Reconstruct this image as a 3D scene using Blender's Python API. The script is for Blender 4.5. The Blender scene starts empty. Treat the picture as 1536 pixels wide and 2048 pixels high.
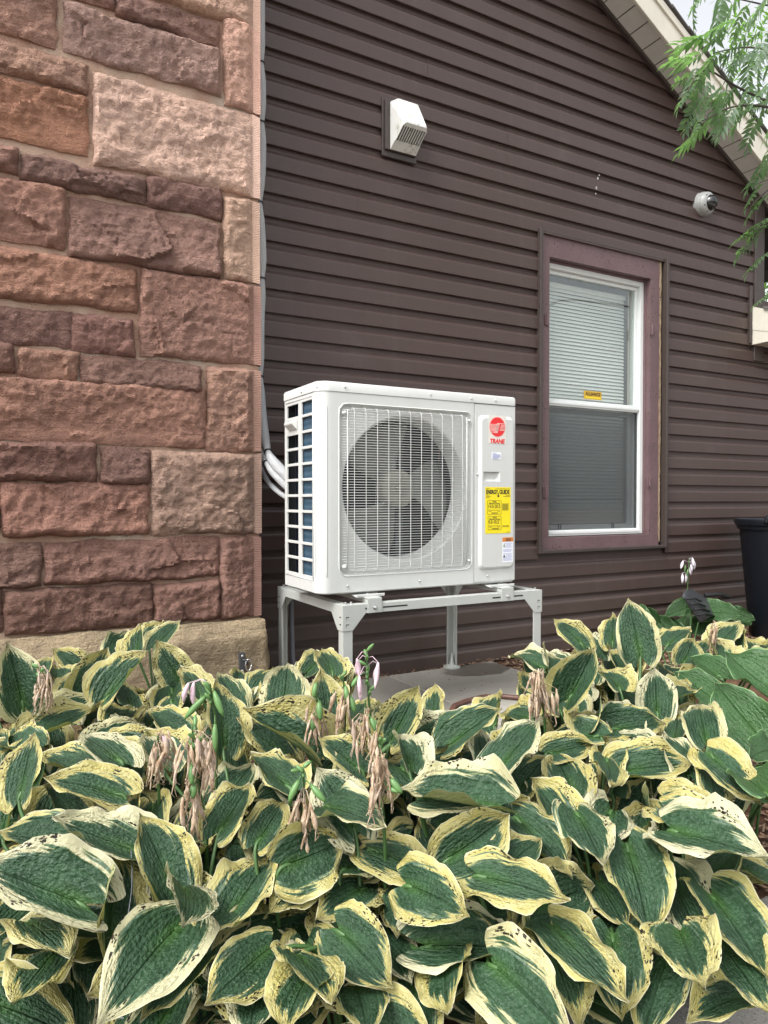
import bpy, bmesh, math, random
from mathutils import Vector, Matrix, noise
R = math.radians
rnd = random.Random(7)
SC = bpy.context.scene
COL = SC.collection

# ---------------------------------------------------------------- camera
YAW, PITCH, FOC = R(29.06), R(1.0), 1420.0       # focal length in pixels of a 1536 x 2048 frame
CAM = Vector((0, 0, 0.88))
cd = bpy.data.cameras.new('camera'); cam = bpy.data.objects.new('camera', cd); COL.objects.link(cam)
cam.location = CAM; cam.rotation_euler = (R(90) - PITCH, 0, -YAW)
cd.sensor_fit = 'AUTO'; cd.sensor_width = 36; cd.lens = 36 * FOC / 2048
cd.clip_start = 0.02; cd.clip_end = 800
SC.camera = cam
FWD = Vector((math.sin(YAW) * math.cos(PITCH), math.cos(YAW) * math.cos(PITCH), -math.sin(PITCH)))
RGT = Vector((math.cos(YAW), -math.sin(YAW), 0))
UPV = RGT.cross(FWD)

# ---------------------------------------------------------------- light
SUN_EL, SUN_AZ = R(52), R(256)                    # azimuth clockwise from +Y: the sun stands behind the camera, to its left
w = bpy.data.worlds.new('World'); SC.world = w; w.use_nodes = True
wt = w.node_tree; wt.nodes.clear()
sky = wt.nodes.new('ShaderNodeTexSky'); sky.sky_type = 'NISHITA'; sky.sun_disc = False
sky.sun_elevation = SUN_EL; sky.sun_rotation = SUN_AZ
sky.air_density = 1.0; sky.dust_density = 6.0; sky.ozone_density = 1.0
hs = wt.nodes.new('ShaderNodeHueSaturation'); hs.inputs['Saturation'].default_value = 0.15
bg = wt.nodes.new('ShaderNodeBackground'); bg.inputs['Strength'].default_value = 0.15
wo = wt.nodes.new('ShaderNodeOutputWorld')
wt.links.new(sky.outputs[0], hs.inputs['Color']); wt.links.new(hs.outputs[0], bg.inputs['Color'])
wt.links.new(bg.outputs[0], wo.inputs['Surface'])
sl = bpy.data.lights.new('sun', 'SUN'); sl.energy = 0.5; sl.angle = R(24); sl.color = (1.0, 0.96, 0.90)
so = bpy.data.objects.new('sun', sl); COL.objects.link(so)
sdir = Vector((math.sin(SUN_AZ) * math.cos(SUN_EL), math.cos(SUN_AZ) * math.cos(SUN_EL), math.sin(SUN_EL)))
so.rotation_euler = sdir.to_track_quat('Z', 'Y').to_euler(); so.location = (0, 0, 12)
SC.view_settings.view_transform = 'Standard'; SC.view_settings.look = 'None'
SC.view_settings.gamma = 1; SC.view_settings.use_curve_mapping = False
SC.view_settings.exposure = 1.40
SC.cycles.max_bounces = 8; SC.cycles.transparent_max_bounces = 24

# ---------------------------------------------------------------- pixel -> world helpers
def ray(px, py): return FWD + RGT * ((px - 768) / FOC) + UPV * ((1024 - py) / FOC)
def atY(px, py, Y):
    d = ray(px, py); return CAM + d * ((Y - CAM.y) / d.y)
def atX(px, py, X):
    d = ray(px, py); return CAM + d * ((X - CAM.x) / d.x)
def atZ(px, py, Z):
    d = ray(px, py); return CAM + d * ((Z - CAM.z) / d.z)
def atD(px, py, dep): return CAM + ray(px, py) * dep
def lin(r, g, b, k=1.0):
    f = lambda c: ((c / 255) / 12.92 if c <= 10 else (((c / 255) + .055) / 1.055) ** 2.4)
    return (min(1, f(r) * k), min(1, f(g) * k), min(1, f(b) * k), 1)
def lerp(a, b, t): return a + (b - a) * t
def interp(tab, x):
    if x <= tab[0][0]: return tab[0][1]
    for (a, va), (b, vb) in zip(tab, tab[1:]):
        if x <= b: return va + (vb - va) * (x - a) / (b - a)
    return tab[-1][1]
def sstep(a, b, x):
    t = max(0, min(1, (x - a) / (b - a))); return t * t * (3 - 2 * t)

# ---------------------------------------------------------------- objects, parts
ORG = {}
def tag(o, label=None, cat=None, group=None, kind=None):
    if label: o['label'] = label
    if cat: o['category'] = cat
    if group: o['group'] = group
    if kind: o['kind'] = kind
    return o
def thing(name, loc, label, cat, group=None):
    o = bpy.data.objects.new(name, None); COL.objects.link(o); o.location = loc
    o.empty_display_size = .05
    ORG[o.name] = Vector(loc)
    return tag(o, label, cat, group)
class B:
    "collects geometry in world space; build() links it as one mesh object"
    def __init__(s): s.v = []; s.f = []; s.uv = None; s.uv2 = None; s.mi = None
    def add(s, vs, fs):
        k = len(s.v); s.v += [tuple(p) for p in vs]; s.f += [tuple(i + k for i in f) for f in fs]; return k
    def box(s, x0, x1, y0, y1, z0, z1):
        vs = [(x, y, z) for z in (z0, z1) for y in (y0, y1) for x in (x0, x1)]
        s.add(vs, [(0, 2, 3, 1), (4, 5, 7, 6), (0, 1, 5, 4), (2, 6, 7, 3), (0, 4, 6, 2), (1, 3, 7, 5)]); return s
    def obox(s, c, ax, ay, az):
        c = Vector(c); vs = [c + ax * i + ay * j + az * k for k in (-1, 1) for j in (-1, 1) for i in (-1, 1)]
        s.add(vs, [(0, 2, 3, 1), (4, 5, 7, 6), (0, 1, 5, 4), (2, 6, 7, 3), (0, 4, 6, 2), (1, 3, 7, 5)]); return s
    def prism(s, pts, d):
        "closed polygon (list of Vector) swept by vector d"
        n = len(pts); d = Vector(d); a = [Vector(p) for p in pts]
        vs = a + [p + d for p in a]
        fs = [tuple(range(n))[::-1], tuple(range(n, 2 * n))] + [(i, (i + 1) % n, n + (i + 1) % n, n + i) for i in range(n)]
        s.add(vs, fs); return s
    def loops(s, Ls, close=True, cap0=False, cap1=False):
        n = len(Ls[0]); k = s.add([p for L in Ls for p in L], [])
        for j in range(len(Ls) - 1):
            for i in range(n if close else n - 1):
                i2 = (i + 1) % n
                s.f.append((k + j * n + i, k + j * n + i2, k + (j + 1) * n + i2, k + (j + 1) * n + i))
        if cap0: s.f.append(tuple(k + i for i in range(n))[::-1])
        if cap1: s.f.append(tuple(k + (len(Ls) - 1) * n + i for i in range(n)))
        return s
    def tube(s, path, rad, n=8, caps=True):
        path = [Vector(p) for p in path]; m = len(path)
        rr = rad if isinstance(rad, (list, tuple)) else [rad] * m
        Ls = []; u = None
        for i, p in enumerate(path):
            t = (path[min(i + 1, m - 1)] - path[max(i - 1, 0)])
            if t.length < 1e-9: t = Vector((0, 0, 1))
            t.normalize()
            if u is None:
                u = t.orthogonal().normalized()
            else:
                u = u - t * u.dot(t)
                u = t.orthogonal().normalized() if u.length < 1e-6 else u.normalized()
            v = t.cross(u)
            Ls.append([p + (u * math.cos(a) + v * math.sin(a)) * rr[i] for a in [2 * math.pi * q / n for q in range(n)]])
        s.loops(Ls, True, caps, caps); return s
    def lathe(s, c, axis, prof, n=24, caps=True):
        "prof = [(distance along axis, radius)]"
        c = Vector(c); a = Vector(axis).normalized(); u = a.orthogonal().normalized(); v = a.cross(u)
        s.loops([[c + a * h + (u * math.cos(t) + v * math.sin(t)) * r for t in [2 * math.pi * q / n for q in range(n)]] for h, r in prof], True, caps, caps)
        return s
    def build(s, name, mat, parent=None, smooth=False, bevel=0, label=None, seg=2, auto=None):
        org = ORG[parent.name] if parent else Vector((0, 0, 0))
        me = bpy.data.meshes.new(name)
        me.from_pydata([tuple(Vector(p) - org) for p in s.v], [], s.f)
        mats = mat if isinstance(mat, (list, tuple)) else [mat]
        for m in mats: me.materials.append(m)
        if s.mi: me.polygons.foreach_set('material_index', s.mi)
        if s.uv:
            for nm, src in (('uv', s.uv), ('edge', s.uv2)):
                L = me.uv_layers.new(name=nm)
                L.data.foreach_set('uv', [c for l in me.loops for c in src[l.vertex_index]])
        me.update()
        o = bpy.data.objects.new(name, me); COL.objects.link(o)
        bm = bmesh.new(); bm.from_mesh(me); bmesh.ops.recalc_face_normals(bm, faces=bm.faces) if not s.uv else None
        bm.to_mesh(me); bm.free()
        if parent: o.parent = parent
        ORG[o.name] = org
        if smooth: me.polygons.foreach_set('use_smooth', [True] * len(me.polygons))
        if auto is not None:
            me.polygons.foreach_set('use_smooth', [True] * len(me.polygons))
            me.set_sharp_from_angle(angle=R(auto))
        if bevel:
            md = o.modifiers.new('b', 'BEVEL'); md.width = bevel; md.segments = seg; md.limit_method = 'ANGLE'; md.angle_limit = R(35)
        if label: o['label'] = label
        return o
def copy_to(o, dloc, parent=None):
    c = o.copy(); COL.objects.link(c); c.location = o.location + Vector(dloc)
    if parent: c.parent = parent
    ORG[c.name] = ORG[o.name]; return c
def text(name, s, cx, z, Y, size, mat, parent, bold=0.0, shear=0.0, width=None, label=None, sx=1.0, thick=.0003):
    cu = bpy.data.curves.new('lettering', 'FONT'); cu.body = s; cu.size = size; cu.align_x = 'CENTER'; cu.align_y = 'CENTER'
    cu.offset = bold; cu.shear = shear; cu.extrude = thick; cu.resolution_u = 3
    to = bpy.data.objects.new('lettering', cu); me = bpy.data.meshes.new_from_object(to)
    xs = [v.co.x for v in me.vertices]; k = sx
    mid = (min(xs) + max(xs)) / 2
    if width: k = width / (max(xs) - min(xs))
    ys = [v.co.y for v in me.vertices]; my = (min(ys) + max(ys)) / 2
    b = B(); b.v = [(cx + (v.co.x - mid) * k, Y - v.co.z, z + v.co.y - my) for v in me.vertices]; b.f = [tuple(p.vertices) for p in me.polygons]
    bpy.data.objects.remove(to); bpy.data.curves.remove(cu); bpy.data.meshes.remove(me)
    return b.build(name, mat, parent, label=label)

# ---------------------------------------------------------------- materials
class M:
    def __init__(s, name):
        s.m = bpy.data.materials.new(name); s.m.use_nodes = True; s.t = s.m.node_tree; s.t.nodes.clear()
        s.out = s.t.nodes.new('ShaderNodeOutputMaterial')
    def n(s, typ, ins=None, **props):
        nd = s.t.nodes.new('ShaderNode' + typ)
        for k, v in props.items(): setattr(nd, k, v)
        for k, v in (ins or {}).items():
            i = nd.inputs[k]
            if isinstance(v, bpy.types.NodeSocket): s.t.links.new(v, i)
            else: i.default_value = v
        return nd
    def math(s, op, a, b=0.0, c=0.0, clamp=False): return s.n('Math', {0: a, 1: b, 2: c}, operation=op, use_clamp=clamp).outputs[0]
    def mix(s, f, a, b, bt='MIX'):
        nd = s.n('Mix', {0: f}, data_type='RGBA', blend_type=bt)
        for i, v in ((6, a), (7, b)):
            if isinstance(v, bpy.types.NodeSocket): s.t.links.new(v, nd.inputs[i])
            else: nd.inputs[i].default_value = v
        return nd.outputs[2]
    def noise(s, vec, scale, detail=3, rough=.5, dist=0.0, out=0):
        return s.n('TexNoise', {'Vector': vec, 'Scale': scale, 'Detail': detail, 'Roughness': rough, 'Distortion': dist}).outputs[out]
    def step(s, x, a, b): return s.n('MapRange', {0: x, 1: a, 2: b, 3: 0.0, 4: 1.0}, interpolation_type='SMOOTHSTEP').outputs[0]
    def scale(s, vec, sc): return s.n('Mapping', {'Vector': vec, 'Scale': sc}).outputs[0]
    def pos(s): return s.n('NewGeometry').outputs['Position']
    def bump(s, h, strength=.5, dist=.01, nrm=None):
        d = {'Height': h, 'Strength': strength, 'Distance': dist}
        if nrm: d['Normal'] = nrm
        return s.n('Bump', d).outputs[0]
    def bsdf(s, col, rough=.5, metal=0.0, nrm=None, spec=.5, **kw):
        d = {'Base Color': col, 'Roughness': rough, 'Metallic': metal, 'Specular IOR Level': spec}
        if nrm: d['Normal'] = nrm
        d.update(kw); p = s.n('BsdfPrincipled', d); s.t.links.new(p.outputs[0], s.out.inputs[0]); return p
    def end(s, sh): s.t.links.new(sh, s.out.inputs[0]); return s.m
def plain(name, col, rough=.5, metal=0.0, spec=.5, var=.06, bump=0.0, scale=30.0, emit=None):
    m = M(name); p = m.pos()
    n1 = m.noise(p, scale, 4)
    c2 = tuple(min(1, c * (1 - var * 2)) for c in col[:3]) + (1,)
    c = m.mix(n1, c2, tuple(min(1, c * (1 + var)) for c in col[:3]) + (1,))
    nr = m.bump(m.noise(p, scale * 6, 3), bump, .002) if bump else None
    rr = m.math('ADD', m.math('MULTIPLY', m.noise(p, scale * .7, 3), .16), rough - .08)
    m.bsdf(c, rr, metal, nr, spec); return m.m

# white powder coated metal: faint dust and streaks
m = M('white_coat'); p = m.pos()
g = m.noise(m.scale(p, (9, 9, 1.2)), 3, 5, .6)
dust = m.step(m.noise(p, 7, 6, .65), .45, .8)
c = m.mix(m.math('MULTIPLY', g, .42), (.565, .58, .565, 1), (.49, .50, .48, 1))
c = m.mix(m.math('MULTIPLY', dust, .30), c, (.46, .45, .40, 1))
m.bsdf(c, m.math('ADD', .33, m.math('MULTIPLY', dust, .2)), 0, m.bump(m.noise(p, 900, 2), .05, .001)); WHITE = m.m
m = M('stand_coat'); p = m.pos()
g = m.noise(p, 14, 6, .6)
c = m.mix(g, (.42, .44, .42, 1), (.50, .52, .49, 1))
c = m.mix(m.step(m.noise(m.scale(p, (30, 30, 6)), 3, 5, .7), .62, .8), c, (.40, .39, .34, 1))
m.bsdf(c, .38, .15, m.bump(m.noise(p, 700, 2), .06, .001)); STAND = m.m
STEEL = plain('zinc_steel', (.62, .62, .62, 1), .32, .9)
DARK = plain('dark_void', (.012, .013, .016, 1), .7)
HOLE_SHADE = plain('hole_shade', (.02, .02, .02, 1), .8)  # near-black that stands in for the shade inside holes
m = M('coil_fins'); p = m.pos()
wv = m.n('TexWave', {'Vector': p, 'Scale': 85.0, 'Distortion': .3}, wave_type='BANDS', bands_direction='Y').outputs[0]
tub = m.n('TexWave', {'Vector': p, 'Scale': 12.0, 'Distortion': .2}, wave_type='BANDS', bands_direction='Z').outputs[0]
c = m.mix(wv, (.013, .045, .075, 1), (.036, .095, .15, 1))
c = m.mix(m.math('MULTIPLY', tub, .35), c, (.12, .19, .26, 1))
m.bsdf(c, .4, .2, m.bump(wv, .4, .002)); COIL = m.m
BLADE = plain('fan_plastic', (.125, .13, .118, 1), .5, var=.15)
HUB = plain('fan_hub_plastic', (.19, .19, .15, 1), .5, var=.25, scale=20)
RED = plain('red_print', (.68, .02, .025, 1), .4)
YEL = plain('yellow_label_paper', (.80, .66, .01, 1), .45, var=.03)
BLACK = plain('black_print', (.012, .012, .012, 1), .5)
FAINT = plain('fine_print_ink', (.22, .18, .01, 1), .5)
PALE = plain('white_label_paper', (.80, .82, .86, 1), .4, var=.03)
INKB = plain('blue_grey_ink', (.38, .42, .62, 1), .5)
ORANGE = plain('orange_label_print', (.62, .20, .03, 1), .45)
OLIVE = plain('olive_print', (.20, .24, .15, 1), .5)
CREAMP = plain('sticker_backing', (.66, .64, .58, 1), .45)
STICK = plain('amber_sticker', (.62, .38, .03, 1), .45, var=.12, scale=60)

# vinyl siding with embossed wood grain
m = M('brown_vinyl'); p = m.pos()
gr = m.noise(m.scale(p, (3.2, 1, 150)), 1.6, 5, .65, .6)
st = m.noise(m.scale(p, (1.1, 1, .45)), 1.3, 4, .6)
oi = m.n('ObjectInfo').outputs['Random']
c = m.mix(gr, (.050, .031, .027, 1), (.071, .045, .039, 1))
c = m.mix(m.math('MULTIPLY', m.step(st, .3, .75), .6), c, (.076, .054, .048, 1))
vs = m.noise(m.scale(p, (16, 1, .35)), 1.2, 5, .7)
c = m.mix(m.math('MULTIPLY', m.step(vs, .50, .75), .28), c, (.100, .080, .071, 1))
c = m.mix(m.math('MULTIPLY', m.step(m.noise(p, 2.2, 6, .7), .58, .72), .22), c, (.12, .10, .09, 1))
c = m.mix(m.math('MULTIPLY', oi, .3), c, (.058, .040, .036, 1))
speck = m.step(m.noise(p, 90, 2, .5), .76, .80)
c = m.mix(m.math('MULTIPLY', speck, .18), c, (.22, .19, .17, 1))
lowd = m.math('MULTIPLY', m.step(m.n('SeparateXYZ', {0: p}).outputs[2], .55, .0), m.noise(p, 6, 5, .6))
c = m.mix(m.math('MULTIPLY', lowd, .5), c, (.13, .105, .085, 1))
m.bsdf(c, m.math('ADD', .34, m.math('MULTIPLY', gr, .18)), 0, m.bump(gr, .35, .0016), spec=.42); SIDING = m.m
TRIM = plain('brown_trim_vinyl', (.055, .042, .037, 1), .45, var=.15, bump=.1)
BEIGE = plain('beige_aluminium', (.66, .63, .54, 1), .4, var=.08, scale=9)
SOFF = plain('soffit_vinyl', (.62, .60, .56, 1), .5, var=.08, scale=9)
ROOMM = plain('room_paint', (.30, .29, .26, 1), .8)
# old purple paint: thick, chipped
m = M('mauve_paint'); p = m.pos()
n1 = m.noise(p, 26, 6, .65); n2 = m.noise(p, 120, 4, .6); n3 = m.noise(p, 7, 5, .6)
c = m.mix(n3, (.105, .062, .066, 1), (.165, .102, .106, 1))
c = m.mix(m.step(n1, .60, .72), c, (.085, .05, .05, 1))
vo = m.n('TexVoronoi', {'Vector': p, 'Scale': 46.0}).outputs[0]
pit = m.math('MULTIPLY', m.step(vo, .26, .12), m.step(m.noise(p, 11, 3), .44, .56))
c = m.mix(pit, c, (.035, .022, .020, 1))
chip = m.step(m.noise(p, 48, 5, .7), .70, .74)
c = m.mix(m.math('MULTIPLY', chip, .5), c, (.33, .26, .21, 1))
m.bsdf(c, .48, 0, m.bump(m.math('SUBTRACT', m.math('ADD', n1, m.math('MULTIPLY', n2, .3)), m.math('MULTIPLY', pit, 1.0)), .7, .004)); MAUVE = m.m
m = M('bare_wood'); p = m.pos()
n1 = m.noise(m.scale(p, (30, 30, 5)), 4, 5, .7)
c = m.mix(m.step(n1, .3, .7), (.20, .13, .08, 1), (.50, .39, .26, 1))
c = m.mix(m.step(m.noise(p, 40, 4, .7), .58, .66), c, (.07, .05, .04, 1))
m.bsdf(c, .8, 0, m.bump(n1, .6, .004)); WOOD = m.m
VINYL = plain('white_vinyl', (.70, .73, .72, 1), .35, var=.04, scale=8)
SLATM = plain('blind_slat', (.84, .85, .82, 1), .45, var=.04, scale=5)
def glass(name, tint, refl, veil, veilcol):
    m = M(name)
    tr = m.n('BsdfTransparent', {0: tint}).outputs[0]
    gl = m.n('BsdfGlossy', {'Color': (.95, 1, .99, 1), 'Roughness': .02}).outputs[0]
    g_ = m.n('NewGeometry'); ct = m.math('ABSOLUTE', m.n('VectorMath', {0: g_.outputs['Incoming'], 1: g_.outputs['Normal']}, operation='DOT_PRODUCT').outputs['Value'])
    fr = m.math('ADD', m.math('MULTIPLY_ADD', m.math('POWER', m.math('SUBTRACT', 1.0, ct, clamp=True), 5.0), .96, .04), refl, clamp=True)
    sh = m.n('MixShader', {0: fr, 1: tr, 2: gl}).outputs[0]
    if veil:
        df = m.n('BsdfDiffuse', {0: veilcol}).outputs[0]
        sh = m.n('MixShader', {0: veil, 1: sh, 2: df}).outputs[0]
    return m.end(sh)
GLASS = glass('window_glass', (.93, .955, .945, 1), .05, .04, (.5, .52, .52, 1))
SCREEN = glass('insect_screen', (.84, .86, .86, 1), .0, .32, (.15, .155, .16, 1))
# stone: colour per stone from the object colour
def stone_mat(name, bedding=.5):
    m = M(name); p = m.pos(); oi = m.n('ObjectInfo'); oc = oi.outputs['Color']
    off = m.n('VectorMath', {0: p, 1: m.n('CombineXYZ', {0: m.math('MULTIPLY', oi.outputs['Random'], 9.0), 2: m.math('MULTIPLY', oi.outputs['Random'], 5.0)}).outputs[0]}, operation='ADD').outputs[0]
    big = m.noise(off, 5, 6, .6, .4); mid = m.noise(off, 26, 6, .7, .3); fin = m.noise(off, 210, 4, .65)
    bed = m.noise(m.scale(off, (1.2, 1.2, 11)), 4.0, 6, .6, 1.2)
    c = m.mix(m.step(big, .3, .7), m.mix(1.0, oc, (.84, .79, .76, 1), 'MULTIPLY'), m.mix(1.0, oc, (1.14, 1.06, .99, 1), 'MULTIPLY'))
    c = m.mix(m.math('MULTIPLY', m.step(bed, .5, .72), .45), c, m.mix(1.0, oc, (.74, .69, .68, 1), 'MULTIPLY'))
    c = m.mix(m.math('MULTIPLY', m.step(mid, .56, .75), .5), c, m.mix(1.0, oc, (1.3, 1.24, 1.18, 1), 'MULTIPLY'))
    c = m.mix(m.math('MULTIPLY', m.step(fin, .50, .66), .65), c, m.mix(1.0, oc, (.6, .58, .6, 1), 'MULTIPLY'))
    c = m.mix(m.math('MULTIPLY', m.step(m.noise(off, 3.1, 7, .7), .62, .74), .35), c, (.07, .06, .062, 1))
    h = m.math('ADD', m.math('MULTIPLY', mid, 1.0), m.math('MULTIPLY', fin, .28))
    h = m.math('ADD', h, m.math('MULTIPLY', m.noise(off, 80, 4, .7, .8), .5))
    h = m.math('ADD', h, m.math('MULTIPLY', bed, bedding))
    m.bsdf(c, .92, 0, m.bump(h, 1.0, .028), spec=.2); return m.m
STONE = stone_mat('red_sandstone')
m = M('tooled_sandstone'); p = m.pos(); oc = m.n('ObjectInfo').outputs['Color']
wv = m.n('TexWave', {'Vector': p, 'Scale': 42.0, 'Distortion': 2.5, 'Detail': 3.0, 'Detail Scale': 2.0}, bands_direction='Z').outputs[0]
c = m.mix(m.noise(p, 40, 5, .7), m.mix(1.0, oc, (.78, .74, .74, 1), 'MULTIPLY'), m.mix(1.0, oc, (1.2, 1.16, 1.12, 1), 'MULTIPLY'))
c = m.mix(m.math('MULTIPLY', wv, .25), c, m.mix(1.0, oc, (.6, .55, .55, 1), 'MULTIPLY'))
m.bsdf(c, .9, 0, m.bump(m.math('ADD', wv, m.noise(p, 200, 3)), .6, .003), spec=.2); TOOLED = m.m
m = M('mortar'); p = m.pos()
n1 = m.noise(p, 5, 5, .6); n2 = m.noise(p, 130, 4, .7); n3 = m.noise(p, 420, 2, .6)
c = m.mix(m.step(n1, .35, .65), (.37, .225, .165, 1), (.46, .34, .26, 1))
hz = m.n('SeparateXYZ', {0: p}).outputs[2]
c = m.mix(m.math('MULTIPLY', m.step(m.noise(p, 1.9, 4, .6), .50, .62), .7), c, (.44, .38, .31, 1))
c = m.mix(m.step(n2, .6, .7), c, (.15, .09, .07, 1))
c = m.mix(m.step(n3, .64, .72), c, (.55, .48, .40, 1))
m.bsdf(c, .95, 0, m.bump(m.math('ADD', n2, m.math('MULTIPLY', m.noise(p, 30, 5, .7), 1.2)), .9, .008), spec=.15); MORTAR = m.m
# concrete, mulch, path
m = M('concrete'); p = m.pos()
n1 = m.noise(p, 4, 6, .65); n2 = m.noise(p, 160, 4, .6); n3 = m.noise(p, 500, 2)
c = m.mix(n1, (.26, .25, .225, 1), (.38, .37, .34, 1))
c = m.mix(m.step(n2, .62, .72), c, (.16, .15, .13, 1))
c = m.mix(m.step(n3, .66, .74), c, (.50, .48, .44, 1))
pd = m.n('VectorMath', {0: m.scale(p, (1, 1.5, 0)), 1: (2.20, 4.46, 0)}, operation='DISTANCE').outputs['Value']
oc = m.n('ObjectInfo').outputs['Color']; c = m.mix(1.0, c, oc, 'MULTIPLY')
wet = m.step(m.math('ADD', pd, m.math('MULTIPLY', m.noise(p, 14, 4), .12)), .265, .245)
c = m.mix(wet, c, m.mix(1.0, c, (.42, .40, .38, 1), 'MULTIPLY'))
m.bsdf(c, m.math('SUBTRACT', .9, m.math('MULTIPLY', wet, .45)), 0, m.bump(n2, .35, .003), spec=.3); CONC = m.m
m = M('path_concrete'); p = m.pos()
n1 = m.noise(p, 3, 6, .6); n2 = m.noise(p, 190, 4, .65); n3 = m.noise(p, 420, 2)
c = m.mix(n1, (.22, .205, .185, 1), (.33, .31, .285, 1))
c = m.mix(m.step(n2, .55, .68), c, (.13, .12, .11, 1)); c = m.mix(m.step(n3, .62, .7), c, (.5, .47, .43, 1))
m.bsdf(c, .92, 0, m.bump(n2, .6, .004), spec=.25); PATH = m.m
m = M('bark_mulch'); p = m.pos()
n1 = m.noise(p, 60, 5, .7); n2 = m.noise(p, 4, 4)
c = m.mix(n1, (.030, .017, .011, 1), (.15, .085, .055, 1))
c = m.mix(m.step(n2, .45, .65), c, m.mix(1.0, c, (1.5, 1.4, 1.3, 1), 'MULTIPLY'))
m.bsdf(c, .95, 0, m.bump(n1, .9, .012), spec=.15); MULCH = m.m
m = M('mulch_chip'); p = m.pos(); r_ = m.n('ObjectInfo').outputs['Random']
n1 = m.noise(m.scale(p, (40, 40, 40)), 1.0, 3); n2 = m.noise(p, 17, 3, .6)
c = m.mix(m.step(n1, .3, .7), (.08, .045, .030, 1), (.32, .205, .14, 1))
c = m.mix(m.step(n2, .52, .68), c, (.36, .27, .19, 1)); m.bsdf(c, .95, spec=.15); CHIP = m.m
CONDUIT = None
m = M('white_wrap'); p = m.pos()
wv = m.n('TexWave', {'Vector': p, 'Scale': 62.0, 'Distortion': .4}, bands_direction='Z').outputs[0]
wv2 = m.n('TexWave', {'Vector': p, 'Scale': 40.0, 'Distortion': .4}, bands_direction='DIAGONAL').outputs[0]
c = m.mix(wv, (.33, .34, .35, 1), (.50, .51, .52, 1))
m.bsdf(c, .6, 0, m.bump(m.math('ADD', wv, m.math('MULTIPLY', wv2, .5)), .5, .004)); CONDUIT = m.m
TIE = plain('black_tie', (.012, .012, .013, 1), .5)
GREYPVC = plain('grey_pvc', (.16, .17, .20, 1), .4, var=.1)
HOSE = plain('brown_hose', (.12, .055, .04, 1), .45, var=.15)
m = M('bin_plastic'); p = m.pos()
sc_ = m.step(m.noise(m.scale(p, (6, 6, 40)), 3, 6, .75), .68, .74)
c = m.mix(m.math('MULTIPLY', sc_, .4), (.004, .006, .010, 1), (.04, .05, .065, 1))
m.bsdf(c, .42, 0, m.bump(m.noise(p, 300, 3), .15, .002)); BIN = m.m
GREYPL = plain('dark_grey_plastic', (.045, .048, .052, 1), .5, var=.15)
RUBBER = plain('black_rubber', (.014, .014, .015, 1), .6)
CAMW = plain('camera_housing', (.33, .34, .33, 1), .4, var=.05)
m = M('camera_dome'); m.bsdf((.012, .014, .014, 1), .06, 0, None, .7); DOME = m.m
m = M('weathered_white'); p = m.pos()
n1 = m.noise(m.scale(p, (8, 8, 3)), 3.5, 6, .7)
c = m.mix(m.step(n1, .50, .72), (.74, .75, .72, 1), (.36, .38, .30, 1)); m.bsdf(c, .5, 0, m.bump(m.noise(p, 120, 3), .1, .002)); VENTW = m.m
m = M('shingle'); p = m.pos()
c = m.mix(m.noise(p, 140, 4, .7), (.05, .048, .045, 1), (.20, .19, .18, 1)); m.bsdf(c, .9, 0, m.bump(m.noise(p, 300, 3), .6, .003)); SHING = m.m
DROP = plain('chalky_dropping', (.40, .39, .37, 1), .8)

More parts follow.
